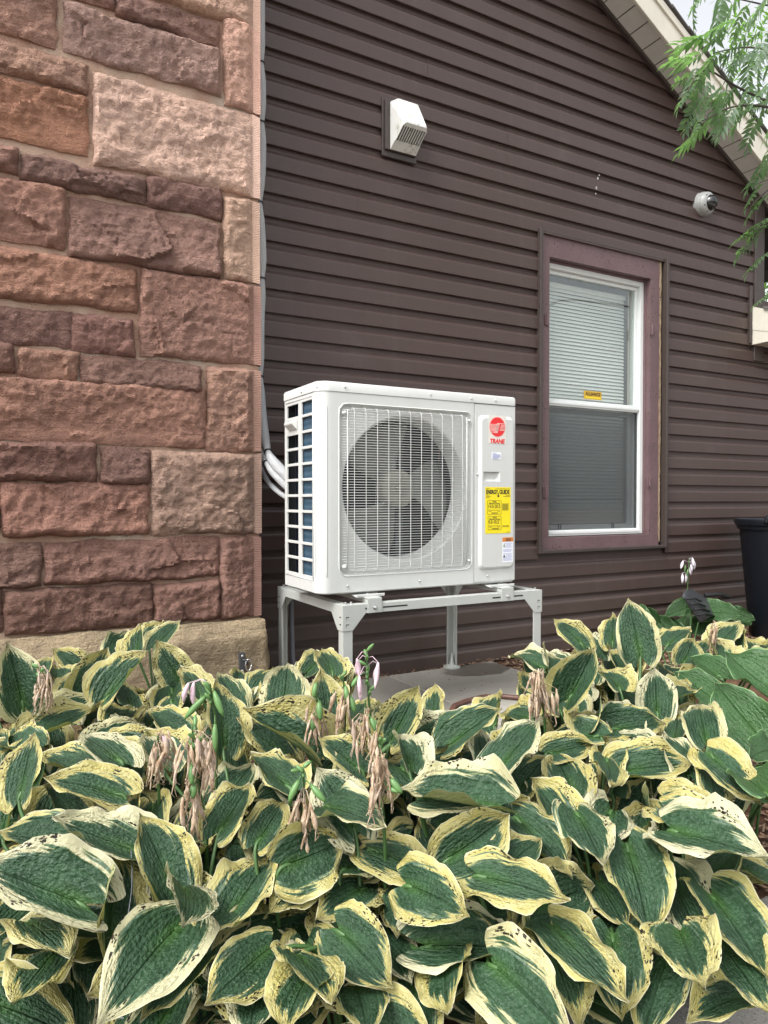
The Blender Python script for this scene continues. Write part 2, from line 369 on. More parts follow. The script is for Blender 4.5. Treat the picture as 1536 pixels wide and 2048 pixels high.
# hosta leaf. uv = (along the leaf, across the leaf); edge = (distance to the margin, number of the leaf)
def leaf_mat(name, variegated):
    m = M(name)
    uv = m.n('SeparateXYZ', {0: m.n('UVMap', uv_map='uv').outputs[0]}); ed = m.n('SeparateXYZ', {0: m.n('UVMap', uv_map='edge').outputs[0]})
    s, q = uv.outputs[0], m.math('MULTIPLY_ADD', uv.outputs[1], 2.0, -1.0)
    e, rn = ed.outputs[0], ed.outputs[1]
    aq = m.math('ABSOLUTE', q)
    seed = m.math('MULTIPLY', rn, 57.0)
    V = lambda a, b: m.n('CombineXYZ', {0: m.math('MULTIPLY', q, a), 1: m.math('MULTIPLY', s, b), 2: seed}).outputs[0]
    sg = m.math('SIGN', q); wv_ = m.math('MULTIPLY_ADD', s, -.42, aq)
    VV = lambda a, b: m.n('CombineXYZ', {0: m.math('MULTIPLY', wv_, a), 1: m.math('MULTIPLY', s, b), 2: m.math('MULTIPLY_ADD', sg, 3.3, seed)}).outputs[0]
    jag = m.noise(VV(8, 2.0), 1.0, 2, .5); jag2 = m.noise(VV(20, 6.0), 1.0, 2, .5); patch = m.noise(V(1.2, 1.4), 1.0, 2)
    pk = m.noise(V(13, 26), 1.0, 2, .5, .2); soft = m.noise(V(3, 4), 1.0, 3)
    # green body
    c = m.mix(m.step(soft, .3, .7), (.013, .039, .017, 1), (.029, .073, .034, 1))
    c = m.mix(m.math('MULTIPLY', m.step(pk, .42, .62), .42), c, (.052, .100, .058, 1))
    heart = m.math('MULTIPLY', m.step(aq, .34, .0), m.step(s, .55, .0))
    c = m.mix(m.math('MULTIPLY', heart, .75), c, (.036, .100, .014, 1))
    vsin = m.math('ABSOLUTE', m.math('SINE', m.math('MULTIPLY', m.math('MULTIPLY_ADD', m.math('MULTIPLY', s, m.math('SUBTRACT', 1.2, aq)), -.26, aq), 19.0)))
    c = m.mix(m.math('MULTIPLY', m.math('MULTIPLY', m.step(vsin, .28, .05), m.step(s, .75, .1)), .5), c, (.046, .105, .040, 1))
    if variegated:
        asym = m.math('MULTIPLY', q, m.math('MULTIPLY', m.math('SUBTRACT', m.math('FRACT', m.math('MULTIPLY', rn, 13.7)), .5), .16))
        wd = m.math('ADD', m.math('ADD', .085, m.math('MULTIPLY', m.math('FRACT', m.math('MULTIPLY', rn, 7.3)), .11)), asym)
        wd = m.math('ADD', wd, m.math('MULTIPLY', m.math('SUBTRACT', patch, .5), .16))
        dd = m.math('SUBTRACT', e, wd)
        dd = m.math('ADD', dd, m.math('MULTIPLY', m.math('SUBTRACT', jag, .5), .34))
        dd = m.math('ADD', dd, m.math('MULTIPLY', m.math('SUBTRACT', jag2, .5), .15))
        pale = m.step(dd, .050, .044)
        pale = m.math('MULTIPLY', pale, m.step(m.noise(V(6, 2), 1.0, 2), .46, .6))
        c = m.mix(pale, c, (.085, .135, .095, 1))
        cream = m.mix(m.step(m.noise(V(4, 5), 1.0, 3, .6), .3, .7), (.375, .33, .105, 1), (.43, .395, .18, 1))
        cream = m.mix(m.step(m.math('FRACT', m.math('MULTIPLY', rn, 3.9)), .55, .95), cream, (.46, .445, .29, 1))
        cream = m.mix(m.math('MULTIPLY', m.step(pk, .5, .8), .25), cream, (.52, .46, .20, 1))
        c = m.mix(m.math('MULTIPLY', m.step(dd, .035, .0), .55), c, (.20, .25, .12, 1))
        isc = m.step(dd, .012, -.012)
        c = m.mix(isc, c, cream)
        rim = m.step(e, .016, .008)
        c = m.mix(m.math('MULTIPLY', rim, .7), c, (.52, .50, .36, 1))
        # slug holes: ragged dark spots, mostly in the cream border
        v1 = m.n('TexVoronoi', {'Vector': m.n('VectorMath', {0: V(7, 11), 1: m.n('CombineXYZ', {0: jag2, 1: jag}).outputs[0]}, operation='ADD').outputs[0], 'Scale': 2.6, 'Randomness': 1.0})
        den = m.step(m.noise(V(2.6, 3.0), 1.0, 2), .44, .60)
        rad = m.math('MULTIPLY', m.math('FRACT', m.math('MULTIPLY', m.n('SeparateXYZ', {0: v1.outputs['Color']}).outputs[0], 5.1)), .58)
        rad = m.math('MULTIPLY', rad, m.math('MULTIPLY', den, m.math('ADD', .10, m.math('MULTIPLY', isc, 1.0))))
        hole = m.math('LESS_THAN', v1.outputs[0], rad)
        hole = m.math('MULTIPLY', hole, m.math('LESS_THAN', s, .96))
        c = m.mix(hole, c, (.016, .014, .009, 1))
        brown = m.math('MULTIPLY', m.step(e, .05, .0), m.step(m.noise(V(5, 7), 1.0, 4, .7), .60, .68))
        c = m.mix(m.math('MULTIPLY', brown, .75), c, (.20, .13, .06, 1))
    else:
        c = m.mix(.6, c, (.036, .105, .020, 1))
        c = m.mix(m.math('MULTIPLY', m.step(e, .022, .008), .8), c, (.20, .33, .14, 1))
    dots = m.math('LESS_THAN', m.n('TexVoronoi', {'Vector': V(8, 12), 'Scale': 3.0}).outputs[0], .045)
    dots = m.math('MULTIPLY', dots, m.step(m.noise(V(3, 3), 1.0, 2), .5, .6))
    c = m.mix(m.math('MULTIPLY', dots, .6), c, (.45, .50, .40, 1))
    back = m.n('NewGeometry').outputs['Backfacing']
    c = m.mix(m.math('MULTIPLY', back, .35), c, (.17, .24, .13, 1))
    # veins run from the stalk to the tip along the q lines; the blade puckers between them
    vn = m.math('POWER', m.math('ABSOLUTE', m.math('SINE', m.math('MULTIPLY', m.math('MULTIPLY_ADD', m.math('MULTIPLY', s, m.math('SUBTRACT', 1.2, aq)), -.26, aq), 19.0))), .55)
    midrib = m.step(aq, .0, .05)
    fade = m.step(aq, 1.0, .75)
    h = m.math('ADD', m.math('MULTIPLY', vn, .34), m.math('MULTIPLY', pk, 1.5))
    h = m.math('ADD', m.math('MULTIPLY', h, fade), m.math('MULTIPLY', midrib, 1.2))
    nr = m.bump(h, .80, .0058)
    ro = m.math('ADD', .44, m.math('MULTIPLY', soft, .18))
    p = m.n('BsdfPrincipled', {'Base Color': c, 'Roughness': ro, 'Specular IOR Level': .34 if variegated else .55, 'Normal': nr})
    tl = m.n('BsdfTranslucent', {'Color': m.mix(1.0, c, (1.0, 1.15, .55, 1), 'MULTIPLY'), 'Normal': nr})
    sh = m.n('MixShader', {0: .16, 1: p.outputs[0], 2: tl.outputs[0]}).outputs[0]
    return m.end(sh)
LEAFV = leaf_mat('variegated_leaf', True); LEAFG = leaf_mat('green_leaf', False)
STEMG = plain('green_stem', (.055, .125, .035, 1), .5, var=.2)
POD = plain('seed_pod_green', (.10, .21, .065, 1), .45, var=.15, scale=60)
m = M('withered_petal'); p = m.pos()
n1 = m.noise(m.scale(p, (60, 60, 20)), 2.0, 4, .7)
c = m.mix(m.step(n1, .3, .7), (.20, .115, .06, 1), (.50, .40, .29, 1)); c = m.mix(m.step(m.noise(p, 30, 3), .5, .65), c, (.40, .31, .25, 1))
m.bsdf(c, .8, 0, m.bump(n1, .8, .003)); WITHER = m.m
BLOOMP = plain('faded_blossom', (.60, .44, .50, 1), .6, var=.2, scale=90)
BLOOMW = plain('white_blossom', (.72, .68, .74, 1), .6, var=.15, scale=90)
def tree_leaf_mat(name, ca, cb):
    m = M(name); p = m.pos()
    c = m.mix(m.noise(p, 5, 3), ca, cb)
    a = m.n('BsdfPrincipled', {'Base Color': c, 'Roughness': .42, 'Specular IOR Level': .4})
    b = m.n('BsdfTranslucent', {'Color': m.mix(1.0, c, (1.5, 1.9, .7, 1), 'MULTIPLY')})
    return m.end(m.n('MixShader', {0: .58, 1: a.outputs[0], 2: b.outputs[0]}).outputs[0])
TLEAF = tree_leaf_mat('tree_leaf', (.095, .15, .10, 1), (.15, .22, .145, 1))
FLEAF = tree_leaf_mat('bright_leaf', (.10, .20, .03, 1), (.16, .28, .06, 1))  # brighter, yellower green for the far trees
BARK = plain('bark', (.075, .062, .05, 1), .9, var=.3, bump=.6, scale=25)

# ================================================================ GROUND
gb = B(); gb.add([(-60, -40, -.06), (60, -40, -.06), (60, 60, -.06), (-60, 60, -.06)], [(0, 1, 2, 3)])
tag(gb.build('ground', MULCH), kind='structure')
pb = B(); n = 60
pb.box(-12, 12, -6, .98, -.055, -.022)
tag(pb.build('path', PATH, bevel=.008), kind='structure')
# bark chips: thousands of slivers, nobody could count them
cb = B()
def chip(x, y, z, L):
    a = rnd.uniform(0, math.pi); d = Vector((math.cos(a), math.sin(a), rnd.uniform(-.35, .35))) * L
    s = Vector((-math.sin(a), math.cos(a), rnd.uniform(-.6, .6))) * L * rnd.uniform(.12, .3); c = Vector((x, y, z))
    u = Vector((0, 0, L * .12))
    cb.add([c - d - s * .6, c + d - s, c + d * .9 + s, c - d * .8 + s, c + u], [(0, 1, 4), (1, 2, 4), (2, 3, 4), (3, 0, 4)])
for _ in range(5200): chip(rnd.uniform(1.0, 4.9), rnd.uniform(2.55, 3.26), rnd.uniform(-.055, -.030), rnd.uniform(.008, .026))
for _ in range(2600): chip(rnd.uniform(1.0, 3.0), rnd.uniform(.985, 1.75), rnd.uniform(-.055, -.040), rnd.uniform(.008, .028))
for _ in range(110): chip(rnd.uniform(1.2, 2.38), 3.08 - abs(rnd.gauss(0, .22)), .0012, rnd.uniform(.003, .011))
for _ in range(160): chip(rnd.uniform(.5, 2.2), .975 - abs(rnd.gauss(0, .10)), -.021, rnd.uniform(.003, .010))
tag(cb.build('mulch_chips', CHIP), 'brown bark mulch strewn over the planting bed', kind='stuff')

# two slabs under the stand
pad = thing('concrete_pad', (2.0, 2.7, -.04), 'grey concrete slab pad under the equipment stand, damp round the rear foot', 'slab')
for x0, x1 in ((1.13, 1.738), (1.742, 2.385)):
    B().box(x0, x1, 1.95, 3.085, -.055, 0).build('slab', CONC, pad, bevel=.006).color = (.72, .70, .67, 1) if x0 < 1.5 else (.92, .9, .87, 1)
hb = B(); hp = [atZ(px, py, .012) for px, py in ((896, 1436), (908, 1412), (930, 1403), (965, 1394), (1000, 1392), (1040, 1396), (1090, 1410))]
hb.tube(hp, .011, 10); tag(hb.build('garden_hose', HOSE, smooth=True), 'brown garden hose lying across the concrete slab', 'hose')

# ================================================================ STONE WALL
SY = 3.0
CORX = atY(521, 800, SY).x
sw = thing('stone_wall', (0, SY, 0), 'rough red sandstone wall in random courses with a tan base', 'wall')
zt_frame = atY(300, -60, SY).z
def fb(p, o=4, H=.9): return noise.fractal(p, H, 2.1, o, noise_basis='PERLIN_ORIGINAL')
def stone(x0, x1, z0, z1, col, seed, corner=False, relief=1.0):
    step = .0085 if z0 < zt_frame else .03
    nx = max(6, int((x1 - x0) / step)); nz = max(6, int((z1 - z0) / step))
    mar = .038 if corner else 0
    b = B(); so_ = Vector((seed * 3.17, seed * 1.31, seed * 2.7)); rr = random.Random(seed)
    tx, tz = rr.uniform(-.02, .02), rr.uniform(-.03, .03)
    bulge = rr.uniform(.014, .026) * relief
    rv = lambda p: noise.cell_vector(p * 7.3 + Vector((seed, 2.2, 9.1))) - Vector((.5, .5, .5))
    def facet(q, sc, k):
        w_ = Vector((fb(q * 4 * sc / 6, 3), 0, fb(q * 4 * sc / 6 + Vector((9, 0, 4)), 3))) * .25
        p = Vector((q.x * sc, seed * 1.7, q.z * sc * 1.25)) + w_
        d, pts = noise.voronoi(p)
        g = rv(pts[0]); e = p - pts[0]
        return (g.x * e.x + g.z * e.z) * k + g.y * k * .55
    def P(i, j):
        u, v = i / nx, j / nz
        x, z = lerp(x0, x1, u), lerp(z0, z1, v)
        jx = (noise.noise(Vector((z * 14, seed, 1.5))) * .009 + noise.noise(Vector((z * 45, seed, 1.5))) * .004) * (1 - sstep(0, .05, x - x0)) + (0 if corner else (noise.noise(Vector((z * 14, seed, 7.5))) * .009 + noise.noise(Vector((z * 45, seed, 7.5))) * .004) * (1 - sstep(0, .05, x1 - x)))
        jz = (noise.noise(Vector((x * 9, seed, 3.5))) * .010 + noise.noise(Vector((x * 40, seed, 3.5))) * .004) * (1 - sstep(0, .05, z - z0)) + (noise.noise(Vector((x * 9, seed, 9.5))) * .010 + noise.noise(Vector((x * 40, seed, 9.5))) * .004) * (1 - sstep(0, .05, z1 - z))
        exx = min(x - x0, x1 - x) if not corner else x - x0
        ez = min(z - z0, z1 - z); r_ = .022
        cxn, czn = max(0, r_ - exx), max(0, r_ - ez)
        e = r_ - math.hypot(cxn, czn) if cxn > 0 and czn > 0 else min(exx, ez)
        q = Vector((x, 0, z)) + so_
        h = bulge + facet(q, 4.5, .026 * relief) + facet(q, 12, .010 * relief) + .006 * relief * fb(q * 6, 4) + .0075 * fb(q * 30, 4, .4)
        h += tx * (u - .5) + tz * (v - .5)
        h += noise.noise(Vector((q.x * 3, seed, q.z * 26))) * .003
        ef = e + .006 * noise.noise(q * 24)
        rim = sstep(-.006, .018 + .030 * max(0, noise.noise(q * 7)), ef) ** .55
        h = max(h, .004) * rim - .004 * (1 - rim)
        if corner and x > x1 - mar: h = .004 + .0012 * fb(q * 40, 3)
        elif corner: h = lerp(h, min(h, .010), sstep(mar + .035, mar, x1 - x)) if x > x1 - mar - .03 else h
        return (x + jx, SY - h, z + jz)
    grid = [[P(i, j) for i in range(nx + 1)] for j in range(nz + 1)]
    k = b.add([p for r in grid for p in r], [])
    mi = []
    for j in range(nz):
        for i in range(nx):
            a = k + j * (nx + 1) + i; b.f.append((a, a + 1, a + nx + 2, a + nx + 1))
            mi.append(1 if corner and grid[j][i][0] > x1 - mar - .001 else 0)
    ring = [(i, 0) for i in range(nx)] + [(nx, j) for j in range(nz)] + [(nx - i, nz) for i in range(nx)] + [(0, nz - j) for j in range(nz)]
    dep = .31 if corner else .05
    kk = b.add([(grid[j][i][0], SY + (dep if not corner or i > nx * .5 else .05), grid[j][i][2]) for i, j in ring], [])
    n_ = len(ring)
    for a in range(n_):
        a2 = (a + 1) % n_
        i, j = ring[a]; i2, j2 = ring[a2]
        b.f.append((k + j * (nx + 1) + i, kk + a, kk + a2, k + j2 * (nx + 1) + i2)); mi.append(1 if corner and i == nx and i2 == nx else 0)
    b.mi = mi
    o = b.build('stone', [STONE, TOOLED], sw, smooth=True)
    o.data.set_sharp_from_angle(angle=R(50))
    o.color = col; return o
K = 1.58
def scol(c):
    c = [lerp(v, t, .16) for v, t in zip(c, (142, 108, 97))]; g = sum(c) / 3; r = lin(*[max(0, lerp(g, v, .86)) for v in c], K); return (r[0] * .97, r[1] * 1.01, r[2] * .96, 1)
stones = [  # left, right, top, bottom (pixels, measured half way along each stone), colour in the photo, corner
    (-330, 117, -45, 80, (150, 115, 105)), (125, 236, -70, 5, (140, 105, 98)), (237, 440, 18, 62, (130, 100, 95)),
    (300, 518, -110, 26, (184, 150, 136), 1), (452, 518, 52, 217, (190, 150, 138), 1), (136, 442, 56, 147, (148, 120, 116)),
    (-330, 178, 106, 166, (150, 117, 105)), (-330, 180, 178, 292, (158, 112, 92)), (193, 518, 192, 360, (196, 164, 153), 1),
    (-330, 40, 296, 348, (140, 105, 98)), (49, 293, 336, 384, (112, 87, 84)), (300, 445, 366, 425, (115, 87, 84)),
    (450, 518, 402, 562, (176, 146, 131), 1), (-330, 133, 369, 489, (146, 108, 98)), (141, 440, 420, 532, (126, 97, 92)),
    (-330, 274, 518, 607, (146, 106, 92)), (283, 519, 557, 718, (142, 107, 99), 1), (-330, 143, 621, 687, (110, 83, 80)),
    (150, 268, 636, 706, (126, 92, 88)), (-330, 30, 690, 745, (116, 86, 80)), (38, 156, 702, 756, (148, 111, 99)),
    (162, 400, 722, 776, (114, 87, 82)), (414, 521, 739, 900, (150, 116, 105), 1), (-330, 409, 768, 887, (146, 108, 97)),
    (-330, 193, 888, 960, (112, 82, 77)), (202, 299, 897, 965, (110, 83, 79)), (303, 524, 908, 1066, (150, 124, 114), 1),
    (4, 294, 966, 1070, (138, 100, 91)), (-330, -4, 966, 1070, (128, 92, 86)), (-330, 78, 1089, 1172, (112, 87, 82)),
    (89, 436, 1080, 1160, (120, 89, 83)), (440, 525, 1076, 1232, (130, 98, 92), 1), (7, 301, 1176, 1259, (106, 79, 73)),
    (306, 437, 1166, 1240, (120, 89, 83)), (-330, 0, 1182, 1264, (110, 82, 76))]
for i, s_ in enumerate(stones):
    xl, xr, yt, yb, c_ = s_[:5]; cor = len(s_) > 5; xm = (xl + xr) / 2 if xl > -200 else (min(0, xr - 60) + xr) / 2
    if xl < -200: xm = max(10, xr / 2) if xr > 60 else xr - 20
    X0 = atY(xl, 900, SY).x; X1 = CORX + rnd.uniform(-.005, .005) if cor else atY(xr, 900, SY).x
    stone(X0 - .004, X1 + (0 if cor else .004), atY(xm, yb, SY).z - .005, atY(xm, yt, SY).z + .005, scol(c_), i + 1, cor)
# courses above and beside the frame
zt = atY(400, -116, SY).z; zz = zt; k = 60
while zz < 5.2:
    hh = rnd.uniform(.16, .30); x = -2.2
    while x < CORX - .05:
        L = rnd.uniform(.35, .8); x1 = x + L
        cor = x1 > CORX - .25
        if cor: x1 = CORX
        c_ = rnd.choice([(150, 115, 105), (126, 95, 90), (160, 110, 92), (112, 85, 80), (182, 150, 136)])
        stone(x, x1 - (0 if cor else .02), zz + .012, zz + hh - .012, scol(c_), k, cor); k += 1; x = x1
    zz += hh
bk = B().box(-3, CORX - .006, SY + .008, SY + .30, -.05, 5.2)
bk.build('mortar_bed', MORTAR, sw)
# tan base course and the rubble ledge under it
TZ0, TZ1 = atY(535, 1346, SY - .05).z, atY(530, 1236, SY - .05).z
BX = atY(541, 1290, SY - .07).x
def base_stone(x0, x1, prof, col, seed, amp=.005):
    b = B(); nx = max(8, int((x1 - x0) / .014)); so_ = Vector((seed * 2.2, 1, seed)); Ls = []
    for i in range(nx + 1):
        x = lerp(x0, x1, i / nx); L = []
        en = min(1.0, (x1 - x) / .03); rx = math.sqrt(max(0, 1 - (1 - en) ** 2))
        for y, z in prof:
            q = Vector((x, y, z)) * 9 + so_
            d = fb(q, 4) * amp + fb(q * 3.5, 3) * amp * .45
            yy = y if y > SY else y - d
            cz = (prof[0][1] + prof[-1][1]) / 2
            L.append((x + fb(q * .7 + Vector((4, 4, 4)), 3) * amp * 2.4 * (i == nx), lerp(SY, yy, .35 + .65 * rx) if y < SY else y, lerp(cz, z + d * .4, .8 + .2 * rx)))
        Ls.append(L)
    b.loops(Ls, False, False, True)
    o = b.build('base_stone', STONE, sw, smooth=True); o.data.set_sharp_from_angle(angle=R(45)); o.color = col
def dense(pts, m=6):
    r = []
    for (a, b_), (c, d) in zip(pts, pts[1:]):
        for t in range(m): r.append((lerp(a, c, t / m), lerp(b_, d, t / m)))
    return r + [pts[-1]]
zm = lerp(TZ0, TZ1, .70)
base_stone(-.35, BX, dense([(SY + .25, TZ0), (SY - .075, TZ0), (SY - .080, zm), (SY - .035, TZ1 - .004), (SY + .25, TZ1)], 9), lin(170, 157, 132, 1.0), 3, .010)
base_stone(-2.5, -.36, dense([(SY + .25, TZ0), (SY - .075, TZ0), (SY - .080, zm), (SY - .035, TZ1 - .004), (SY + .25, TZ1)], 9), lin(160, 146, 122, 1.0), 5, .010)
base_stone(-1.2, BX + .01, dense([(SY + .25, TZ0 - .055), (SY - .070, TZ0 - .05), (SY - .078, TZ0 - .012), (SY - .03, TZ0 - .003), (SY + .25, TZ0 - .003)], 5), lin(128, 108, 88, 1.1), 8, .016)
base_stone(-1.4, BX + .025, dense([(SY + .25, -.08), (SY - .110, -.08), (SY - .115, TZ0 - .085), (SY - .05, TZ0 - .058), (SY + .25, TZ0 - .056)], 5), lin(126, 112, 84, 1.1), 9, .013)

# hasp on the base stone
hc = atY(485, 1325, SY - .10); hs_ = thing('metal_hasp', hc, 'small dark metal hasp with a ring screwed to the tan base stone', 'hasp')
u = .0022
B().box(hc.x - .011, hc.x + .011, hc.y, hc.y + .03, hc.z - .045, hc.z + .040).build('plate', GREYPL, hs_, bevel=.002)
B().lathe((hc.x, hc.y + .004, hc.z + .027), (0, -1, 0), [(0, .006), (.004, .006), (.006, .003)], 12).build('screw', STEEL, hs_)
B().lathe((hc.x, hc.y + .004, hc.z - .036), (0, -1, 0), [(0, .006), (.004, .006), (.006, .003)], 12).build('screw', STEEL, hs_)
rp = [(hc.x + .024 + .013 * math.cos(a), hc.y - .006, hc.z - .012 + .024 * math.sin(a)) for a in [2 * math.pi * t / 16 for t in range(17)]]
B().tube(rp, .0032, 6).build('ring', STEEL, hs_, smooth=True)
B().tube([(hc.x, hc.y - .004, hc.z + .012), (hc.x + .016, hc.y - .006, hc.z + .008), (hc.x + .022, hc.y - .006, hc.z - .01)], .004, 6).build('hook', GREYPL, hs_, smooth=True)

# ================================================================ HOUSE WITH BROWN SIDING
WY = 3.28                        # wall plane behind the planks
house = thing('house', (3.0, WY, 0), 'house gable clad in brown horizontal siding with a beige rake', 'house')
PITC = .1143; PROUD = .021
RX0, RZ0, RSL = 3.235, 4.03, -.5416                 # rake line on the wall: z = RZ0 + RSL * (x - RX0)
rakeZ = lambda x: RZ0 + RSL * (x - RX0)
CBX0, CBX1 = atY(1508, 480, WY - .02).x, atY(1526, 480, WY - .02).x
WL, WR = atY(1075, 780, WY - .02).x, atY(1332, 780, WY - .02).x
WT, WB = atY(1076, 456, WY - .02).z, atY(1072, 1108, WY - .02).z
SEAMS = [rnd.uniform(1.4, 4.7) for _ in range(31)]
prof = [(-PROUD + .018, .001), (-PROUD, .0), (-PROUD - .0008, .003), (-PROUD + .0012, .064), (-PROUD + .0028, .071), (-PROUD + .0065, .0765), (-.0075, .083), (-.0035, .092), (-.003, .126)]
def plank(x0, x1, z, off=0.0, top=True):
    if top:
        sx = SEAMS[int(z / PITC / 2) % len(SEAMS)]
        if x0 + .25 < sx < x1 - .25:
            plank(x0, sx + .02, z, 0, False); plank(sx, x1, z, .0014, False); return
    b = B(); w_ = [rnd.uniform(-.0006, .0006) for _ in range(3)]
    b.loops([[(x, WY + y - off + w_[0] + .0012 * noise.noise(Vector((x * 1.3, z * 9, 2.2))), z + zz + .0010 * noise.noise(Vector((x * .8, z * 7, 5.2)))) for y, zz in prof] for x in [lerp(x0, x1, t / 12) for t in range(13)]], False)
    b.build('siding_plank', SIDING, house)
z = -.075 + .026
for i in range(60):
    z0 = z + i * PITC
    xr = RX0 + (z0 - RZ0) / RSL + .05
    xe = CBX0 + .02 if z0 > 2.30 else 7.5
    xe = min(xe, xr if z0 > 2.9 else 9)
    if z0 > 5.15: break
    if z0 + .03 > WB and z0 + .06 < WT:
        plank(CORX - .12, WL + .004, z0); plank(WR - .004, xe, z0)
    elif z0 + .10 > WB and z0 < WB: plank(CORX - .12, WL + .004, z0); plank(WR - .004, xe, z0); 
    else: plank(CORX - .12, xe, z0)
    if z0 + .10 > WB and z0 < WB and False: pass
# sheathing behind, with the window hole
OL, OR_ = atY(1096, 780, WY).x, atY(1298, 780, WY).x
OT, OB = atY(1097, 514, WY).z, atY(1075, 1076, WY).z
sb = B(); sy0, sy1 = WY + .002, WY + .14
sb.box(CORX - .3, OL - .02, sy0, sy1, -.3, 5.0); sb.box(OR_ + .02, CBX1 - .01, sy0, sy1, -.3, 3.05); sb.box(OL - .02, OR_ + .02, sy0, sy1, -.3, OB - .02); sb.box(OL - .02, OR_ + .02, sy0, sy1, OT + .02, 4.0)
sb.box(CBX1 - .01, 7.6, sy0, sy1, -.3, 2.2)
sb.build('wall_sheathing', TRIM, house)
rb = B(); rb.box(OL - .6, OR_ + .8, WY + 1.8, WY + 1.84, .2, 2.7); rb.box(OL - .64, OL - .6, WY + .141, WY + 1.84, .2, 2.7); rb.box(OR_ + .8, OR_ + .84, WY + .141, WY + 1.84, .2, 2.7)
rb.box(OL - .6, OR_ + .8, WY + .141, WY + 1.8, 2.66, 2.7); rb.box(OL - .6, OR_ + .8, WY + .141, WY + 1.8, .2, .24)
rb.build('room_shell', ROOMM, house)
B().box(CBX0, CBX1, WY - .034, WY + .06, 1.9, 3.35).build('corner_board', TRIM, house, bevel=.004)
B().box(CBX0 - .055, CBX0 - .030, WY - .036, WY - .001, 2.02, 2.44).build('trim_strip', TRIM, house, bevel=.003)
# rake: soffit in pieces, fascia, shingles
OV = 3.083; dv = Vector((1, 0, RSL)).normalized(); nv = Vector((-dv.z, 0, dv.x))
def rk(x, y, up=0.0): return Vector((x, y, rakeZ(x))) + nv * up
x = 0.6
while x < 5.45:
    x1 = x + .115
    B().prism([rk(x + .003, OV + .004), rk(x1 - .003, OV + .004), rk(x1 - .003, WY - .012), rk(x + .003, WY - .012)], nv * .010).build('soffit_panel', SOFF, house, bevel=.002)
    B().prism([rk(x1 - .003, OV + .05, .004), rk(x1 + .003, OV + .05, .004), rk(x1 + .003, WY - .012, .004), rk(x1 - .003, WY - .012, .004)], nv * .004).build('soffit_groove', TRIM, house)
    x = x1
B().prism([rk(.5, WY - .045), rk(5.3, WY - .045), rk(5.3, WY - .022), rk(.5, WY - .022)], -nv * .022).build('rake_trim', TRIM, house)
B().prism([rk(.5, OV + .003, -.012), rk(5.6, OV + .003, -.012), rk(5.6, OV + .003, .165), rk(.5, OV + .003, .165)], (0, -.02, 0)).build('fascia_board', BEIGE, house, bevel=.003)
B().prism([rk(.5, OV - .018, .118), rk(5.6, OV - .018, .118), rk(5.6, OV - .018, .163), rk(.5, OV - .018, .163)], (0, -.012, 0)).build('drip_edge', BEIGE, house, bevel=.002)
B().prism([rk(.3, OV + .02, .02), rk(5.6, OV + .02, .02), rk(5.6, 6.0, .02), rk(.3, 6.0, .02)], nv * .145).build('roof_deck', TRIM, house)
x = .4; i = 0
while x < 5.7:
    for y0 in ([OV - .045] if True else []):
        B().prism([rk(x, y0, .170 + .010), rk(x + .17, y0, .170), rk(x + .17, 4.3, .170), rk(x, 4.3, .170 + .010)], nv * .007).build('shingle', SHING, house)
    x += .155; i += 1
# lower wing roof at the right
EX0 = atY(1503, 640, WY - .024).x
EZ0, EZ1 = atY(1503, 690, WY - .024).z, atY(1503, 604, WY - .024).z
wing = thing('wing_roof', (EX0, 3.1, EZ0), 'beige boxed eave with dark shingles at the lower right roof', 'roof')
eb = B(); eb.prism([Vector((EX0, WY - .023, EZ0)), Vector((EX0, 2.90, EZ0)), Vector((EX0, 2.90, EZ0 + .12)), Vector((EX0, WY - .023, EZ1 - .03))], (2.4, 0, 0)); eb.build('eave_box', BEIGE, wing, bevel=.003)
B().prism([Vector((EX0 - .003, WY - .023, EZ0 + .11)), Vector((EX0 - .003, 2.90, EZ0 + .005)), Vector((EX0 - .003, 2.90, EZ0 + .12)), Vector((EX0 - .003, WY - .023, EZ1 - .03))], (.0028, 0, 0)).build('end_cap', BEIGE, wing)
sl_ = (EZ1 - .03 - EZ0 - .12) / (WY - .023 - 2.90)
for j in range(14):
    y0 = 2.875 + j * .13; zz = EZ0 + .12 + (y0 - 2.90) * sl_ + .012; xl = EX0 - .02 if y0 < WY - .15 else CBX1 + .01
    B().prism([Vector((xl, y0, zz)), Vector((7.4, y0, zz)), Vector((7.4, y0 + .15, zz + .15 * sl_ - .006)), Vector((xl, y0 + .15, zz + .15 * sl_ - .006))], (0, 0, .014)).build('shingle_course', SHING, wing)

